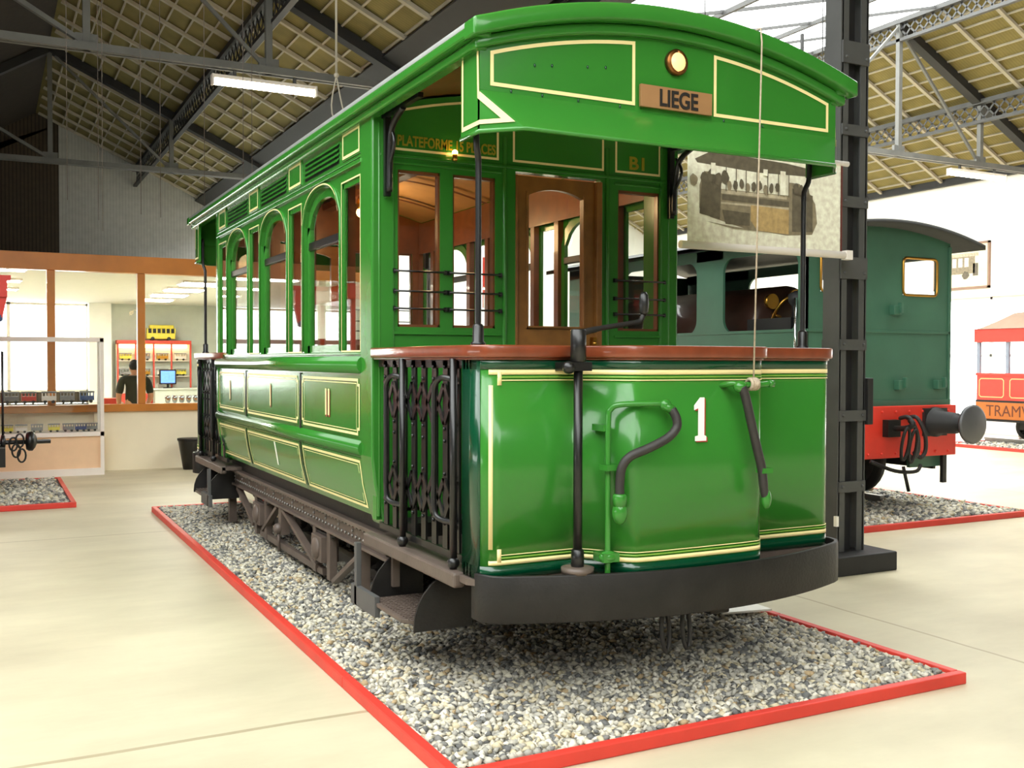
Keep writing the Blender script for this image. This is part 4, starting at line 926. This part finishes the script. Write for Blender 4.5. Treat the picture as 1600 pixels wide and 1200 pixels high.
# big numeral on the dash
N1 = [(-.030, 0), (.036, 0), (.036, .022), (.024, .026), (.024, .205), (-.002, .205), (-.036, .168), (-.036, .146), (-.012, .154), (-.012, .026), (-.030, .022)]
for m_, o_, yy in ((REDSH, (.008, -.006), 3.865), (WHITE, (0, 0), 3.8645)):
    G().prism([(2.985 + u + o_[0], yy, 1.275 + v + o_[1]) for u, v in N1], (0, -.0006 if m_ is REDSH else -.001, 0)).build('fleet_numeral', dash, m_)
# brake column with crank handle
bc = G().tube([(2.385, 3.98, .69), (2.385, 3.98, 1.66)], .021, 14).lathe((2.385, 3.98, .69), (0, 0, 1), [(-.06, .03), (.06, .03), (.1, .029), (.105, .022)], 20).lathe((2.385, 3.98, 1.64), (0, 0, 1), [(0, .022), (.01, .036), (.15, .036), (.155, .03)], 20)
bc.box(2.33, 2.44, 3.95, 4.1, 1.605, 1.645).ball((2.33, 3.97, 1.62), .03)
bo = bc.build('brake_column', tram, BLACK)
G().lathe((2.385, 3.98, .685), (0, 0, 1), [(0, .06), (0, .074), (.026, .076), (.03, .05)], 28).build('column_flange', bo, TRUCK)
cr = G().tube(smoothpath([(2.39, 3.98, 1.775), (2.5, 3.98, 1.80), (2.66, 3.98, 1.825), (2.72, 3.98, 1.838), (2.74, 3.98, 1.87)], 4), [.015] * 4 + [.012] * 13, 10).build('crank_arm', bo, IRON)
G().lathe((2.742, 3.98, 1.86), (0, 0, 1), [(0, .012), (.02, .02), (.06, .024), (.1, .02), (.115, .01)], 14).build('crank_grip', bo, BLACK)
# heating pipe with hose, left
hp = G().tube(smoothpath([(2.515, 3.93, .56), (2.515, 3.93, .8), (2.515, 3.93, 1.1), (2.515, 3.93, 1.38), (2.525, 3.925, 1.43), (2.56, 3.9, 1.452), (2.68, 3.85, 1.456), (2.75, 3.835, 1.456)], 5), .0135, 12)
hp.ball((2.76, 3.83, 1.45), (.03, .025, .028)); hp.tube([(2.75, 3.83, 1.45), (2.79, 3.815, 1.425)], .022, 10)
hp.box(2.48, 2.56, 3.88, 3.95, 1.155, 1.18).box(2.49, 2.53, 3.93, 4.03, 1.33, 1.36).box(2.475, 2.56, 3.9, 3.99, .735, .775).ball((2.515, 3.925, .755), (.05, .03, .03))
hp.ball((2.54, 3.87, .965), (.036, .036, .055)).lathe((2.54, 3.87, .98), (0, 0, 1), [(0, .03), (.06, .034), (.07, .028)], 14)
ho = hp.build('brake_pipe', tram, GREEN)
ho['label'] = 'green brake pipe with a looped black hose'
G().tube(smoothpath([(2.785, 3.815, 1.43), (2.80, 3.80, 1.39), (2.797, 3.795, 1.345), (2.75, 3.80, 1.30), (2.66, 3.82, 1.255), (2.58, 3.845, 1.22), (2.545, 3.86, 1.17), (2.54, 3.87, 1.10), (2.54, 3.87, 1.03)], 6), .021, 12).build('hose', ho, RUBBER)
# hose, right
h2 = G().tube(smoothpath([(3.11, 3.88, 1.535), (3.14, 3.82, 1.545), (3.20, 3.80, 1.54), (3.30, 3.80, 1.54), (3.36, 3.80, 1.545)], 5), .0135, 12).ball((3.17, 3.80, 1.53), (.035, .03, .03)).lathe((3.34, 3.80, 1.543), (1, 0, 0), [(0, .018), (.03, .018)], 12)
h2.box(3.285, 3.345, 3.765, 3.82, 1.115, 1.14).ball((3.325, 3.79, .99), (.025, .025, .05))
h3 = h2.build('brake_pipe', tram, GREEN)
h3['label'] = 'green pipe stub with a hanging black hose'
G().tube(smoothpath([(3.17, 3.79, 1.53), (3.19, 3.785, 1.48), (3.225, 3.785, 1.36), (3.262, 3.787, 1.24), (3.295, 3.79, 1.14), (3.31, 3.79, 1.04), (3.325, 3.79, .985)], 6), [.022] * 30 + [.02] * 7, 12).build('hose', h3, RUBBER)
# bell cord from the roof to the pipe
cg = G().tube([(3.46, 4.25, roofz(3.46) + .05), (3.45, 4.0, roofz(3.45) + .045), (3.445, 3.985, roofz(3.44) - .03), (3.25, 3.80, 1.54)], .0045, 8)
for k in range(4): cg.tube([(3.245 + .012 * k - .018 + .001 * cos(a), 3.80 + .024 * cos(a), 1.542 + .024 * sin(a)) for a in [2 * pi * q / 12 for q in range(12)]], .009, 6, True)
cg.ball((3.25, 3.78, 1.545), .02)
cg.build('bell_cord', tram, ROPEM)
# ---------------------------------------------------------------- bulkheads
def bulkhead(front):
    fy = (lambda p: p) if front else (lambda p: (2 * CX - p[0], YA + YR + .0 - p[1], p[2]))
    B = lambda g, n, par, m, bev=0: g.map(fy).build(n, par, m, bev)
    ya, yb = YA, YA + .06
    g = G()
    for a, b in ((1.97, 2.10), (2.365, 2.445), (2.725, 2.86), (3.47, 3.60), (3.925, 4.03)): g.box(a, b, ya, yb, .74, 2.80)
    for a, b in ((2.10, 2.365), (2.445, 2.725), (3.60, 3.925)): g.box(a, b, ya, yb, .74, 1.845); g.box(a, b, ya, yb, 2.745, 2.80)
    g.prism([(1.97, ya, 2.80)] + [(1.97 + 2.06 * k / 20, ya, roofz(1.97 + 2.06 * k / 20) - .05) for k in range(21)] + [(4.03, ya, 2.80)], (0, .06, 0))
    b = B(g, 'bulkhead', tram, GREEN)
    g = G()
    for x in (1.985, 2.785, 3.515, 3.985): g.tube([(x, ya - .003, .76), (x, ya - .003, 3.0)], .014, 8)
    for x0, x1 in ((2.10, 2.73), (3.60, 3.93)):
        g.box(x0 - .03, x1 + .03, ya - .012, ya, 1.80, 1.815).box(x0 - .03, x1 + .03, ya - .012, ya, 2.775, 2.79)
    g.box(1.99, 4.0, ya - .015, ya, 2.812, 2.83)
    B(g, 'bulkhead_beading', b, GREEN, .003)
    fl = lambda u, v: (u, ya - .003, v); g = G()
    for x0, x1 in ((2.055, 2.745), (2.84, 3.49), (3.575, 3.925)):
        g.outline([(x0, 2.855), (x1, 2.855)] + [(x1 + (x0 - x1) * k / 8, roofz(x1 + (x0 - x1) * k / 8) - .085) for k in range(9)], .014, fl)
    B(g, 'lining', b, CREAM)
    for x0, x1 in ((2.10, 2.365), (2.445, 2.725), (3.60, 3.925)):
        g = G().box(x0, x0 + .012, ya + .01, ya + .05, 1.845, 2.745).box(x1 - .012, x1, ya + .01, ya + .05, 1.845, 2.745).box(x0, x1, ya + .01, ya + .05, 1.845, 1.86).box(x0, x1, ya + .01, ya + .05, 2.73, 2.745)
        w = B(g, 'bulkhead_window', tram, INWOOD); B(G().box(x0, x1, ya + .03, ya + .034, 1.845, 2.745), 'pane', w, GLASS)
        g = G()
        for z in (1.95, 2.05, 2.165): g.tube([(x0 - .03, ya - .02, z), (x1 + .03, ya - .02, z)], .006, 6); g.box(x0 - .035, x0 - .02, ya - .025, ya, z - .012, z + .012).box(x1 + .02, x1 + .035, ya - .025, ya, z - .012, z + .012)
        B(g, 'guard_bar', w, BLACK)
    g = G()
    for a, c in ((2.0, 2.10), (2.365, 2.445), (2.725, 2.86), (3.47, 3.60), (3.925, 4.0)): g.box(a, c, yb + .001, yb + .02, .8, 2.80)
    for a, c in ((2.10, 2.365), (2.445, 2.725), (3.60, 3.925)): g.box(a, c, yb + .001, yb + .02, .8, 1.845); g.box(a, c, yb + .001, yb + .02, 2.745, 2.80)
    g.prism([(2.0, yb + .001, 2.80)] + [(2.0 + 2.0 * k / 20, yb + .001, roofz(2.0 + 2.0 * k / 20) - .08) for k in range(21)] + [(4.0, yb + .001, 2.80)], (0, .02, 0))
    B(g, 'bulkhead_lining', b, INWOOD)
    # sliding door of varnished wood, glazed with a low arch
    g = G().box(2.86, 2.955, ya + .012, ya + .05, .78, 2.78).box(3.345, 3.47, ya + .012, ya + .05, .78, 2.78).box(2.955, 3.345, ya + .012, ya + .05, .78, 1.865)
    n = 12
    for k in range(n):
        a = 2.955 + .39 * k / n; c = 2.955 + .39 * (k + 1) / n; z = lambda x: 2.665 + .045 * (1 - ((x - 3.15) / .195) ** 2)
        g.prism([(a, ya + .012, z(a)), (c, ya + .012, z(c)), (c, ya + .012, 2.78), (a, ya + .012, 2.78)], (0, .038, 0))
    dr = B(g, 'sliding_door', tram, DOORWOOD)
    B(G().box(2.955, 3.345, ya + .03, ya + .034, 1.865, 2.72), 'pane', dr, GLASS)
    B(G().box(2.94, 2.955, ya + .002, ya + .014, 1.85, 2.69).box(3.345, 3.36, ya + .002, ya + .014, 1.85, 2.69).box(2.94, 3.36, ya + .002, ya + .014, 1.85, 1.865).box(3.43, 3.47, ya - .02, ya + .012, .78, 2.78).box(2.86, 2.875, ya - .005, ya + .012, .78, 2.78), 'door_beading', dr, DOORWOOD, .003)
    B(G().box(3.40, 3.425, ya - .03, ya + .012, 1.72, 1.80).ball((3.41, ya - .03, 1.76), .018), 'door_handle', dr, BRASS)
    return b
bk = bulkhead(True); bulkhead(False)
text_g('PLATEFORME 15 PLACES', .083, lambda u, v, w: (2.41 + u, YA - .002 - w, 2.885 + v), sx=.70).build('lettering', bk, YELLOW)
text_g('B1', .115, lambda u, v, w: (3.75 + u, YA - .002 - w, 2.885 + v), sx=1.2).build('lettering', bk, YELLOW)
lb = G().ball((2.44, YA - .04, 2.865), .017).build('platform_lamp', tram, BULB)
G().lathe((2.44, YA - .04, 2.86), (0, 0, -1), [(0, .014), (.04, .016), (.045, .01)], 10).tube([(2.44, YA, 2.83), (2.44, YA - .04, 2.825)], .008, 6).build('lamp_holder', lb, BRASS)

# ================================================================== PHOTO BANNER BESIDE THE COLUMN
bt = thing('photo_banner', 'hanging cream banner printed with an old photograph of an open tram, beside the steel column', 'banner', (5.1, 5.8, 2.47))
PB = 5.80
sh = G().box(4.36, 5.80, PB, PB + .004, 2.47, 3.16).build('sheet', bt, PRINT[0])
G().cyl((4.30, PB + .002, 2.465), (5.87, PB + .002, 2.465), .028, 14).box(5.84, 5.90, PB - .03, PB + .03, 2.43, 2.50).build('bottom_rod', bt, CASEW)
G().cyl((4.30, PB + .002, 3.16), (5.87, PB + .002, 3.16), .02, 14).build('top_rod', bt, CASEW)
for x in (4.5, 5.6): G().tube([(x, PB, 3.16), (x, PB, 5.8 if x > 5 else 5.8)], .004, 6).build('hanging_wire', bt, STEELGREY)
G().box(5.795, 5.815, PB, PB + .006, 2.48, 3.15).build('edge_strip', bt, mat('dark_red_edge', (110, 52, 44), rough=.5))
LV = [0]
def flat(pts, lv):
    LV[0] += 1; return G().prism([(4.36 + u, PB - .0005 * LV[0], 2.47 + v) for u, v in pts], (0, -.0003, 0))
def rect(a, b, c, d): return [(a, c), (b, c), (b, d), (a, d)]
rg = np.random.default_rng(3)
def blob(u, v, a, b, n=14): return [(u + a * cos(2 * pi * k / n) * rg.uniform(.8, 1.15), v + b * sin(2 * pi * k / n) * rg.uniform(.8, 1.15)) for k in range(n)]
for pts, m, lv in (
    ([(.06, .60), (.2, .665), (.9, .64), (1.1, .62), (1.1, .56), (.62, .55), (.3, .565), (.08, .575)], 3, 1),
    ([(.10, .42), (.14, .52), (1.02, .50), (1.12, .44), (1.18, .36), (1.2, .22), (1.15, .13), (.9, .11), (.5, .14), (.2, .20), (.1, .26)], 2, 1),
    (rect(.22, .92, .405, .55), 0, 2), (rect(.29, .90, .375, .40), 1, 3), (rect(.29, .92, .30, .315), 1, 3),
    ([(.56, .31), (.92, .30), (.92, .12), (.62, .13), (.56, .2)], 4, 3),
    ([(.30, .37), (.92, .36), (.92, .32), (.30, .33)], 3, 2),
    ([(.10, .22), (.28, .19), (.29, .46), (.24, .5), (.12, .46)], 3, 3), (rect(.92, 1.0, .13, .5), 2, 2),
    ([(.95, .14), (1.15, .15), (1.15, .42), (.95, .46)], 3, 2), ([(.3, .26), (.55, .25), (.55, .16), (.33, .16)], 3, 2), ([(.15, .17), (.4, .145), (.8, .12), (.4, .13)], 2, 1)):
    flat(pts, lv).build('print_shape', sh, PRINT[m])
for u, v, a, b, m in [(.14 + .06 * i, .47 + .02 * (i % 2), .035, .05, 3) for i in range(4)] + [(.36 + .055 * i, .43 + .012 * (i % 3), .022, .035, 3 if i % 3 else 2) for i in range(10)] + [(.98 + .05 * i, .46 - .01 * i, .028, .045, 3) for i in range(3)] + [(.04, .45, .035, .04, 2)]:
    flat(blob(u, v, a, b), 4).build('print_figure', sh, PRINT[m])
for u in (.21, .32, .41, .50, .60, .70, .80, .90): flat(rect(u, u + .008, .39, .565), 5).build('print_post', sh, PRINT[3])
flat(rect(.185, .225, .50, .58), 5).build('print_figure', sh, PRINT[0]); flat(rect(.66, .70, .53, .575), 5).build('print_figure', sh, PRINT[0]); flat(rect(.82, .87, .40, .575), 5).build('print_figure', sh, PRINT[0])

# ================================================================== DARK GREEN LOCOMOTIVE
LX, LY, LW = 8.45, 7.86, 1.05
lo = thing('locomotive', 'dark green steam tram locomotive with a red buffer beam, standing behind the steel column', 'locomotive', (LX, 9.8, .05))
def lroof(x): return 2.90 + .20 * (1 - ((x - LX) / 1.32) ** 2)
g = G(); wa, wb, wc, wd = LX - .86, LX - .36, LX + .32, LX + .84
g.box(LX - LW, LX + LW, LY, LY + .03, 1.18, 2.37).box(LX - LW, wa, LY, LY + .03, 2.37, 2.77).box(wb, wc, LY, LY + .03, 2.37, 2.77).box(wd, LX + LW, LY, LY + .03, 2.37, 2.77)
g.prism([(LX - LW, LY, 2.77)] + [(LX + LW * (k / 10 - 1), LY, lroof(LX + LW * (k / 10 - 1)) - .01) for k in range(21)] + [(LX + LW, LY, 2.77)], (0, .03, 0))
es = g.build('cab_end_sheet', lo, LOCOG)
for a, b in ((wa, wb), (wc, wd)):
    p = G().tube([(x, LY - .005, z) for x, z in [(a + .06, 2.37), (b - .06, 2.37)] + arc(b - .05, 2.42, .05, -pi / 2, 0, 4) + arc(b - .05, 2.72, .05, 0, pi / 2, 4) + arc(a + .05, 2.72, .05, pi / 2, pi, 4) + arc(a + .05, 2.42, .05, pi, 1.5 * pi, 4)], .014, 8, True).build('cab_window', lo, BRASS)
    G().box(a, b, LY + .012, LY + .016, 2.37, 2.77).build('pane', p, GLASS)
G().box(LX - LW, LX + LW, LY - .012, LY, 1.955, 1.985).box(LX - LW - .01, LX + LW + .01, LY - .02, LY, 1.17, 1.24).box(LX + LW - .03, LX + LW + .012, LY - .012, LY + .02, 1.18, 2.92).build('cab_beading', es, LOCOG, .004)
for x, z in ((8.7, 1.40), (9.3, 1.40), (8.62, 2.2), (7.8, 1.42)): 
    G().box(x - .05, x + .05, LY - .07, LY, z - .05, z + .05).box(x + .02, x + .05, LY - .10, LY - .05, z - .03, z + .08).build('lamp_iron', lo, LOCOG, .006)
# long sides with rounded cab openings
for s in (-1, 1):
    x0, x1 = sorted((LX + s * LW, LX + s * (LW - .03))); y = LY
    g = G().box(x0, x1, LY, 12.6, 1.18, 1.97)
    g.box(x0, x1, LY + .0, LY + .12, 1.97, 2.92).box(x0, x1, 9.18, 9.66, 1.97, 2.92).box(x0, x1, 11.2, 12.6, 1.97, 2.92).box(x0, x1, LY, 12.6, 2.80, 2.93)
    for ya, yb in ((LY + .12, 9.18), (9.66, 11.2)):
        for yc, zc, sy, sz in ((ya, 1.97, 1, 1), (yb, 1.97, -1, 1), (ya, 2.80, 1, -1), (yb, 2.80, -1, -1)):
            r = .16; g.prism([(x0, yc, zc), (x0, yc + sy * r, zc)] + [(x0, yc + sy * (r - r * sin(a)), zc + sz * (r - r * cos(a))) for a in [pi / 2 * k / 6 for k in range(1, 6)]] + [(x0, yc, zc + sz * r)], (x1 - x0, 0, 0))
    g.build('cab_side_sheet', lo, LOCOG)
    G().box(*sorted((LX + s * (LW + .014), LX + s * (LW - .01))), LY, 12.6, 1.955, 1.985).box(*sorted((LX + s * (LW + .014), LX + s * (LW - .01))), LY, 12.6, 1.17, 1.23).build('side_beading', lo, LOCOG)
    G().tube([(LX + s * (LW + .05), 7.96, 1.3), (LX + s * (LW + .05), 7.96, 2.3)], .016, 8).build('handrail', lo, CHROME)
rows = [[(LX + 1.32 * (k / 12 - 1), y, lroof(LX + 1.32 * (k / 12 - 1)) + dz) for k in range(25)] for y, dz in ((7.62, .03), (12.8, .03), (12.8, -.02), (7.62, -.02), (7.62, .03))]
G().sheet(rows).build('cab_roof', lo, mat('dark_locomotive_roof', (52, 52, 50), rough=.6, var=.15))
G().box(LX - 1.0, LX + 1.0, 7.9, 12.5, 1.15, 1.2).build('cab_floor', lo, IRON)
G().box(LX - 1.0, LX + 1.0, 12.55, 12.6, 1.18, 2.9).build('front_sheet', lo, LOCOG)
G().lathe((LX, 9.25, 2.0), (0, 1, 0), [(0, .05), (0, .5), (.06, .55), (3.0, .55)], 28).build('boiler', lo, mat('dark_brown_boiler', (58, 34, 24), rough=.4, coat=.3, var=.2))
g = G().cyl((LX - .3, 9.2, 2.35), (LX - .3, 9.26, 2.35), .09).cyl((LX + .05, 9.2, 2.42), (LX + .05, 9.26, 2.42), .08).tube(smoothpath([(LX - .45, 9.15, 1.9), (LX - .5, 8.9, 2.25), (LX - .35, 8.8, 2.4), (LX, 8.8, 2.4)], 5), .02, 8).ball((LX - .42, 9.1, 2.05), .06).tube([(LX - .4, 9.1, 2.2), (LX - .55, 8.8, 2.15)], .015, 8)
g.build('boiler_fitting', lo, BRASS)
G().box(LX - .85, LX - .45, 8.3, 9.0, 1.2, 2.12).lathe((LX - .62, 8.45, 2.1), (0, 0, 1), [(0, .06), (.15, .06), (.2, .1), (.28, .1), (.32, .03)], 14).cyl((LX - .75, 8.2, 1.2), (LX - .75, 8.2, 2.3), .02).build('control_stand', lo, STEELBLK)
bb = G().box(LX - 1.02, LX + 1.03, LY - .12, LY - .04, .63, 1.18).build('buffer_beam', lo, LOCOR, .008)
g = G()
for x in [LX - .9 + .2 * k for k in range(10)]:
    for z in (.68, 1.12): g.ball((x, LY - .125, z), .014, 8, 5)
g.build('rivet', bb, LOCOR)
for s in (-1, 1):
    xb = 9.12 if s > 0 else 7.36
    b = G().lathe((xb, LY - .12, 1.0), (0, -1, 0), [(0, .16), (.05, .16), (.06, .125), (.3, .11), (.31, .085), (.50, .08)], 24).box(xb - .17, xb + .17, LY - .16, LY - .12, .85, 1.15).build('buffer', lo, STEELBLK)
    G().lathe((xb, LY - .60, 1.0), (0, -1, 0), [(-.02, .07), (.0, .2), (.025, .205), (.04, .18), (.05, .02)], 32).build('buffer_head', b, mat('grey_buffer_face', (96, 96, 98), rough=.45, metal=.5) if s < 0 else MATS['grey_buffer_face'])
    cpx = LX + s * .16 + .0
cg = G().box(LX - .09, LX + .09, LY - .2, LY - .12, .86, 1.04).tube(smoothpath([(LX, LY - .16, .95), (LX, LY - .34, .96), (LX + .02, LY - .42, 1.0), (LX + .02, LY - .38, 1.05)], 4), .03, 8)
co = cg.build('coupling_hook', lo, IRON)
for k, (x, dz) in enumerate(((LX - .02, 0), (LX + .09, -.03))):
    G().tube([(x + .05 * cos(a), LY - .36 - .03 * sin(a), .80 + dz + .17 * sin(a)) for a in [2 * pi * q / 18 for q in range(18)]], .017, 8, True).build('coupling_link', co, IRON)
for x in (LX + .16, LX + .27):
    G().tube(smoothpath([(x, LY - .12, 1.05), (x + .01, LY - .24, 1.06), (x + .06, LY - .3, .9), (x + .10, LY - .28, .72), (x + .04, LY - .27, .64), (x - .04, LY - .25, .70)], 5), .022, 8).build('brake_hose', lo, RUBBER)
G().tube(smoothpath([(LX - .35, LY - .2, .62), (LX - .1, LY - .3, .52), (LX + .2, LY - .3, .50), (LX + .3, LY - .28, .56)], 5), .02, 8).tube([(LX + .02, LY - .3, .56), (LX + .08, LY - .32, .30)], .018, 8).build('coupling_bar', lo, IRON)
G().box(LX + .45, LX + .95, LY + .0, LY + .04, .50, .66).build('guard_plate', lo, LOCOG)
G().box(LX - 1.0, LX + 1.0, LY - .04, 12.6, .95, 1.16).build('frame', lo, STEELBLK)
for yy in (8.7, 10.2, 11.7):
    for s in (-1, 1):
        xw = LX + s * .52
        G().lathe((xw, yy, .55), (1, 0, 0), [(-.05, .05), (-.03, .33), (-.05, .33), (-.05, .41), (.05, .41), (.05, .33), (.03, .33), (.05, .05)], 28).build('wheel', lo, STEELBLK)
    G().cyl((LX - .6, yy, .55), (LX + .6, yy, .55), .06).build('axle', lo, STEELBLK)
for s in (-1, 1): G().box(*sorted((LX + s * .98, LX + s * 1.02)), 8.0, 12.5, .45, .95).build('side_skirt', lo, STEELBLK)
for s in (-1, 1): G().box(*sorted((LX + s * .9, LX + s * .96)), 7.8, 7.84, .32, .63).build('rail_guard', lo, STEELBLK)

# ================================================================== RED TRAM BY THE SIDE WALL, POSTER, ROPE BARRIER
rt = thing('tram', 'small red tram with a tan roof and brown lettered board by the bright side window', 'tram', (18.4, 12, .06))
x0, x1, y0, y1 = 17.6, 19.2, 9.8, 13.9
G().box(x0, x1, y0, y1, .88, 1.40).build('lower_panel', rt, LRED, .01); G().box(x0 - .01, x1 + .01, y0 - .02, y1 + .02, 1.38, 1.43).build('waist_rail', rt, LRED)
g = G()
for k in range(7): y = y0 + (y1 - y0) * k / 6; g.box(x0, x0 + .05, y - .035 + (.035 if k == 0 else 0) - (.035 if k == 6 else 0), y + .035 + (.035 if k == 0 else 0) - (.035 if k == 6 else 0), 1.43, 2.04); g.box(x1 - .05, x1, y - .035, y + .035, 1.43, 2.04)
g.build('window_post', rt, mat('grey_blue_post', (130, 136, 150), rough=.5))
G().box(x0 + .02, x0 + .026, y0, y1, 1.43, 2.04).box(x1 - .026, x1 - .02, y0, y1, 1.43, 2.04).build('pane', rt, GLASS)
G().box(x0 - .03, x1 + .03, y0 - .05, y1 + .05, 2.04, 2.30).build('cornice', rt, LRED, .01)
rows = [[(18.4 + w * (k / 8 - 1), y, 2.30 + h * (1 - abs(k / 8 - 1) ** 3)) for k in range(17)] for y, w, h in ((y0 - .1, .85, .0), (y0 + .1, .85, .14), (y0 + .5, .85, .34), (y1 - .5, .85, .34), (y1 - .1, .85, .14), (y1 + .1, .85, 0))]
G().sheet(rows).build('roof', rt, TANROOF)
bd = G().box(x0 - .02, x0 + .1, y0, y1, .53, .86).box(x1 - .1, x1 + .02, y0, y1, .53, .86).build('name_board', rt, BROWNB, .006)
text_g('TRAMWAY', .31, lambda u, v, w: (x0 - .021 - w, 13.66 - u, .59 + v), sx=.95, align='LEFT', bold=0).build('lettering', bd, mat('dark_board_lettering', (90, 40, 20), rough=.5, var=0))
G().box(x0 - .02, x1 + .02, y0, y1, .86, .90).box(x0, x1, y0, y1, .48, .54).build('sole_bar', rt, IRON)
g = G()
for k in range(6):
    a = y0 + (y1 - y0) * k / 6 + .06; b = y0 + (y1 - y0) * (k + 1) / 6 - .06
    c = .04; g.outline([(a + c, .95), (b - c, .95), (b, .95 + c), (b, 1.33 - c), (b - c, 1.33), (a + c, 1.33), (a, 1.33 - c), (a, .95 + c)], .018, lambda u, v: (x0 - .004, u, v))
g.build('lining', rt, mat('pale_orange_lining', (240, 180, 120), rough=.5))
for yy in (10.8, 12.95):
    for s in (-1, 1):
        g = G().lathe((18.4 + s * .52, yy, .39), (1, 0, 0), [(-.04, .17), (-.04, .24), (.04, .24), (.04, .17), (-.04, .17)], 24); g.f = g.f[:-2]; g.sm = g.sm[:-2]; g.cyl((18.4 + s * .56, yy, .39), (18.4 + s * .48, yy, .39), .06, 14)
        for q in range(8): a = 2 * pi * q / 8; g.beam((18.4 + s * .52, yy + .05 * cos(a), .39 + .05 * sin(a)), (18.4 + s * .52, yy + .18 * cos(a), .39 + .18 * sin(a)), .02, .02)
        g.build('wheel', rt, IRON)
    for s in (-1, 1): G().box(18.4 + s * .60 - .06, 18.4 + s * .60 + .06, yy - .09, yy + .09, .34, .50).build('axle_box', rt, IRON)
    G().cyl((17.8, yy, .39), (19.0, yy, .39), .05).build('axle', rt, IRON)
rails(17.88, 18.92, 6.2, 13.9, 'red tram')
ps = thing('framed_poster', 'framed picture of a small tram high on the white wall beside the locomotive roof', 'poster', (XW, 16.4, 3.4))
g = G().box(XW - .05, XW, 15.85, 15.9, 3.36, 4.44).box(XW - .05, XW, 17.35, 17.4, 3.36, 4.44).box(XW - .05, XW, 15.85, 17.4, 3.36, 3.41).box(XW - .05, XW, 15.85, 17.4, 4.39, 4.44)
g.build('frame', ps, mat('brown_picture_frame', (150, 120, 100), rough=.5)); pp = G().box(XW - .03, XW - .02, 15.9, 17.35, 3.41, 4.39).build('print', ps, mat('pale_yellow_print', (238, 230, 196), rough=.5))
def pf(pts): return G().prism([(XW - .032, y, z) for y, z in pts], (-.002, 0, 0))
for pts, m in ((rect(16.25, 17.3, 3.72, 4.12), 2), (rect(16.15, 17.35, 4.12, 4.2), 1), (rect(16.16, 16.3, 3.66, 3.95), 3)): pf([(a, b) for a, b in pts]).build('print_shape', pp, PRINT[m])
for k in range(5): pf(rect(16.42 + k * .17, 16.53 + k * .17, 3.88, 4.09)).map(lambda p: (p[0] - .002, p[1], p[2])).build('print_shape', pp, PRINT[0])
for y in (16.5, 17.05): pf(blob(y, 3.68, .1, .1)).map(lambda p: (p[0] - .003, p[1], p[2])).build('print_shape', pp, PRINT[3])
for k, (x, y) in enumerate(((16.2, 15.2), (16.0, 14.2))):
    single(G().lathe((x, y, 0), (0, 0, 1), [(0, .16), (.02, .16), (.03, .03), (.95, .025), (1.0, .04), (1.03, .02)], 16), 'barrier_post', STEELGREY, ('farther', 'nearer')[k] + ' grey barrier post holding the pale rope left of the red tram', 'barrier post', 'barrier posts beside the red tram')
single(G().tube(smoothpath([(16.2, 15.2, .98), (16.15, 14.9, .86), (16.1, 14.7, .82), (16.05, 14.45, .86), (16.0, 14.2, .98)], 5), .018, 8), 'barrier_rope', mat('pale_yellow_rope', (232, 214, 160), rough=.8), 'pale yellow rope slung between the barrier posts left of the red tram', 'rope')
sb = thing('sign_board', 'narrow red and white sign board standing between the green tram and the locomotive', 'sign', (8.2, 16.5, 0))
G().box(7.9, 8.5, 16.48, 16.52, 2.6, 3.5).build('board', sb, LRED); G().box(7.9, 8.5, 16.47, 16.48, 2.6, 2.85).build('white_band', sb, WHITE); G().cyl((8.2, 16.53, 0), (8.2, 16.53, 3.4), .03).cyl((8.2, 16.53, 0), (8.2, 16.53, .03), .25).build('stand', sb, STEELGREY)

# ================================================================== RED TRAM AT THE LEFT EDGE (only its end shows)
lt = thing('tram', 'red tram at the left edge, only its end bracket and black coupling showing', 'tram', (-1.6, 13.7, .06))
G().box(-6.0, -.25, 12.9, 14.5, .95, 1.5).build('lower_panel', lt, LRED, .01); G().box(-6.0, -.3, 12.9, 14.5, .62, .92).build('underframe', lt, IRON)
g = G()
for k in range(8):
    for y in (12.92, 14.45): g.box(-6.0 + k * .8, -5.94 + k * .8, y, y + .05, 1.5, 2.45)
g.build('window_post', lt, LRED); G().box(-6.1, -.2, 12.8, 14.6, 2.45, 2.66).build('roof', lt, LRED, .03)
g = G().box(-.25, .26, 13.62, 13.72, 2.60, 2.66).box(.10, .22, 13.6, 13.74, 2.40, 2.62).prism([(.12, 13.64, 2.42), (.22, 13.64, 2.42), (.17, 13.64, 2.16), (.08, 13.64, 2.14)], (0, .08, 0))
g.build('lamp_bracket', lt, LRED); G().lathe((.12, 13.68, 2.1), (0, 0, 1), [(0, .02), (.02, .05), (.08, .055), (.1, .02)], 12).build('end_lamp', lt, BLUE)
G().tube([(.16, 13.6, .55), (.16, 13.6, 1.75)], .014, 8).build('end_handrail', lt, BLACK)
cg = G().cyl((-.3, 13.6, .66), (.68, 13.6, .66), .026, 10).lathe((.16, 13.6, .66), (1, 0, 0), [(-.03, .02), (-.02, .09), (.02, .09), (.03, .02)], 14).lathe((.46, 13.6, .67), (1, 0, 0), [(-.06, .03), (-.05, .10), (-.02, .12), (.02, .12), (.05, .08), (.07, .03)], 16)
co = cg.build('coupling', lt, BLACK)
for x, z in ((.3, .56), (.36, .5), (.27, .64), (.34, .68)): G().tube([(x + .045 * cos(a), 13.57, z + .08 * sin(a)) for a in [2 * pi * q / 14 for q in range(14)]], .012, 6, True).build('coupling_link', co, BLACK)
G().box(-.05, .18, 13.2, 14.0, .4, .62).build('buffer_beam', lt, IRON)
for s in (13.18, 14.22):
    for x in (-1.2, -3.6): G().lathe((x, s, .42), (0, 1, 0), [(-.05, .05), (-.04, .3), (.04, .3), (.05, .05)], 20).build('wheel', lt, IRON)
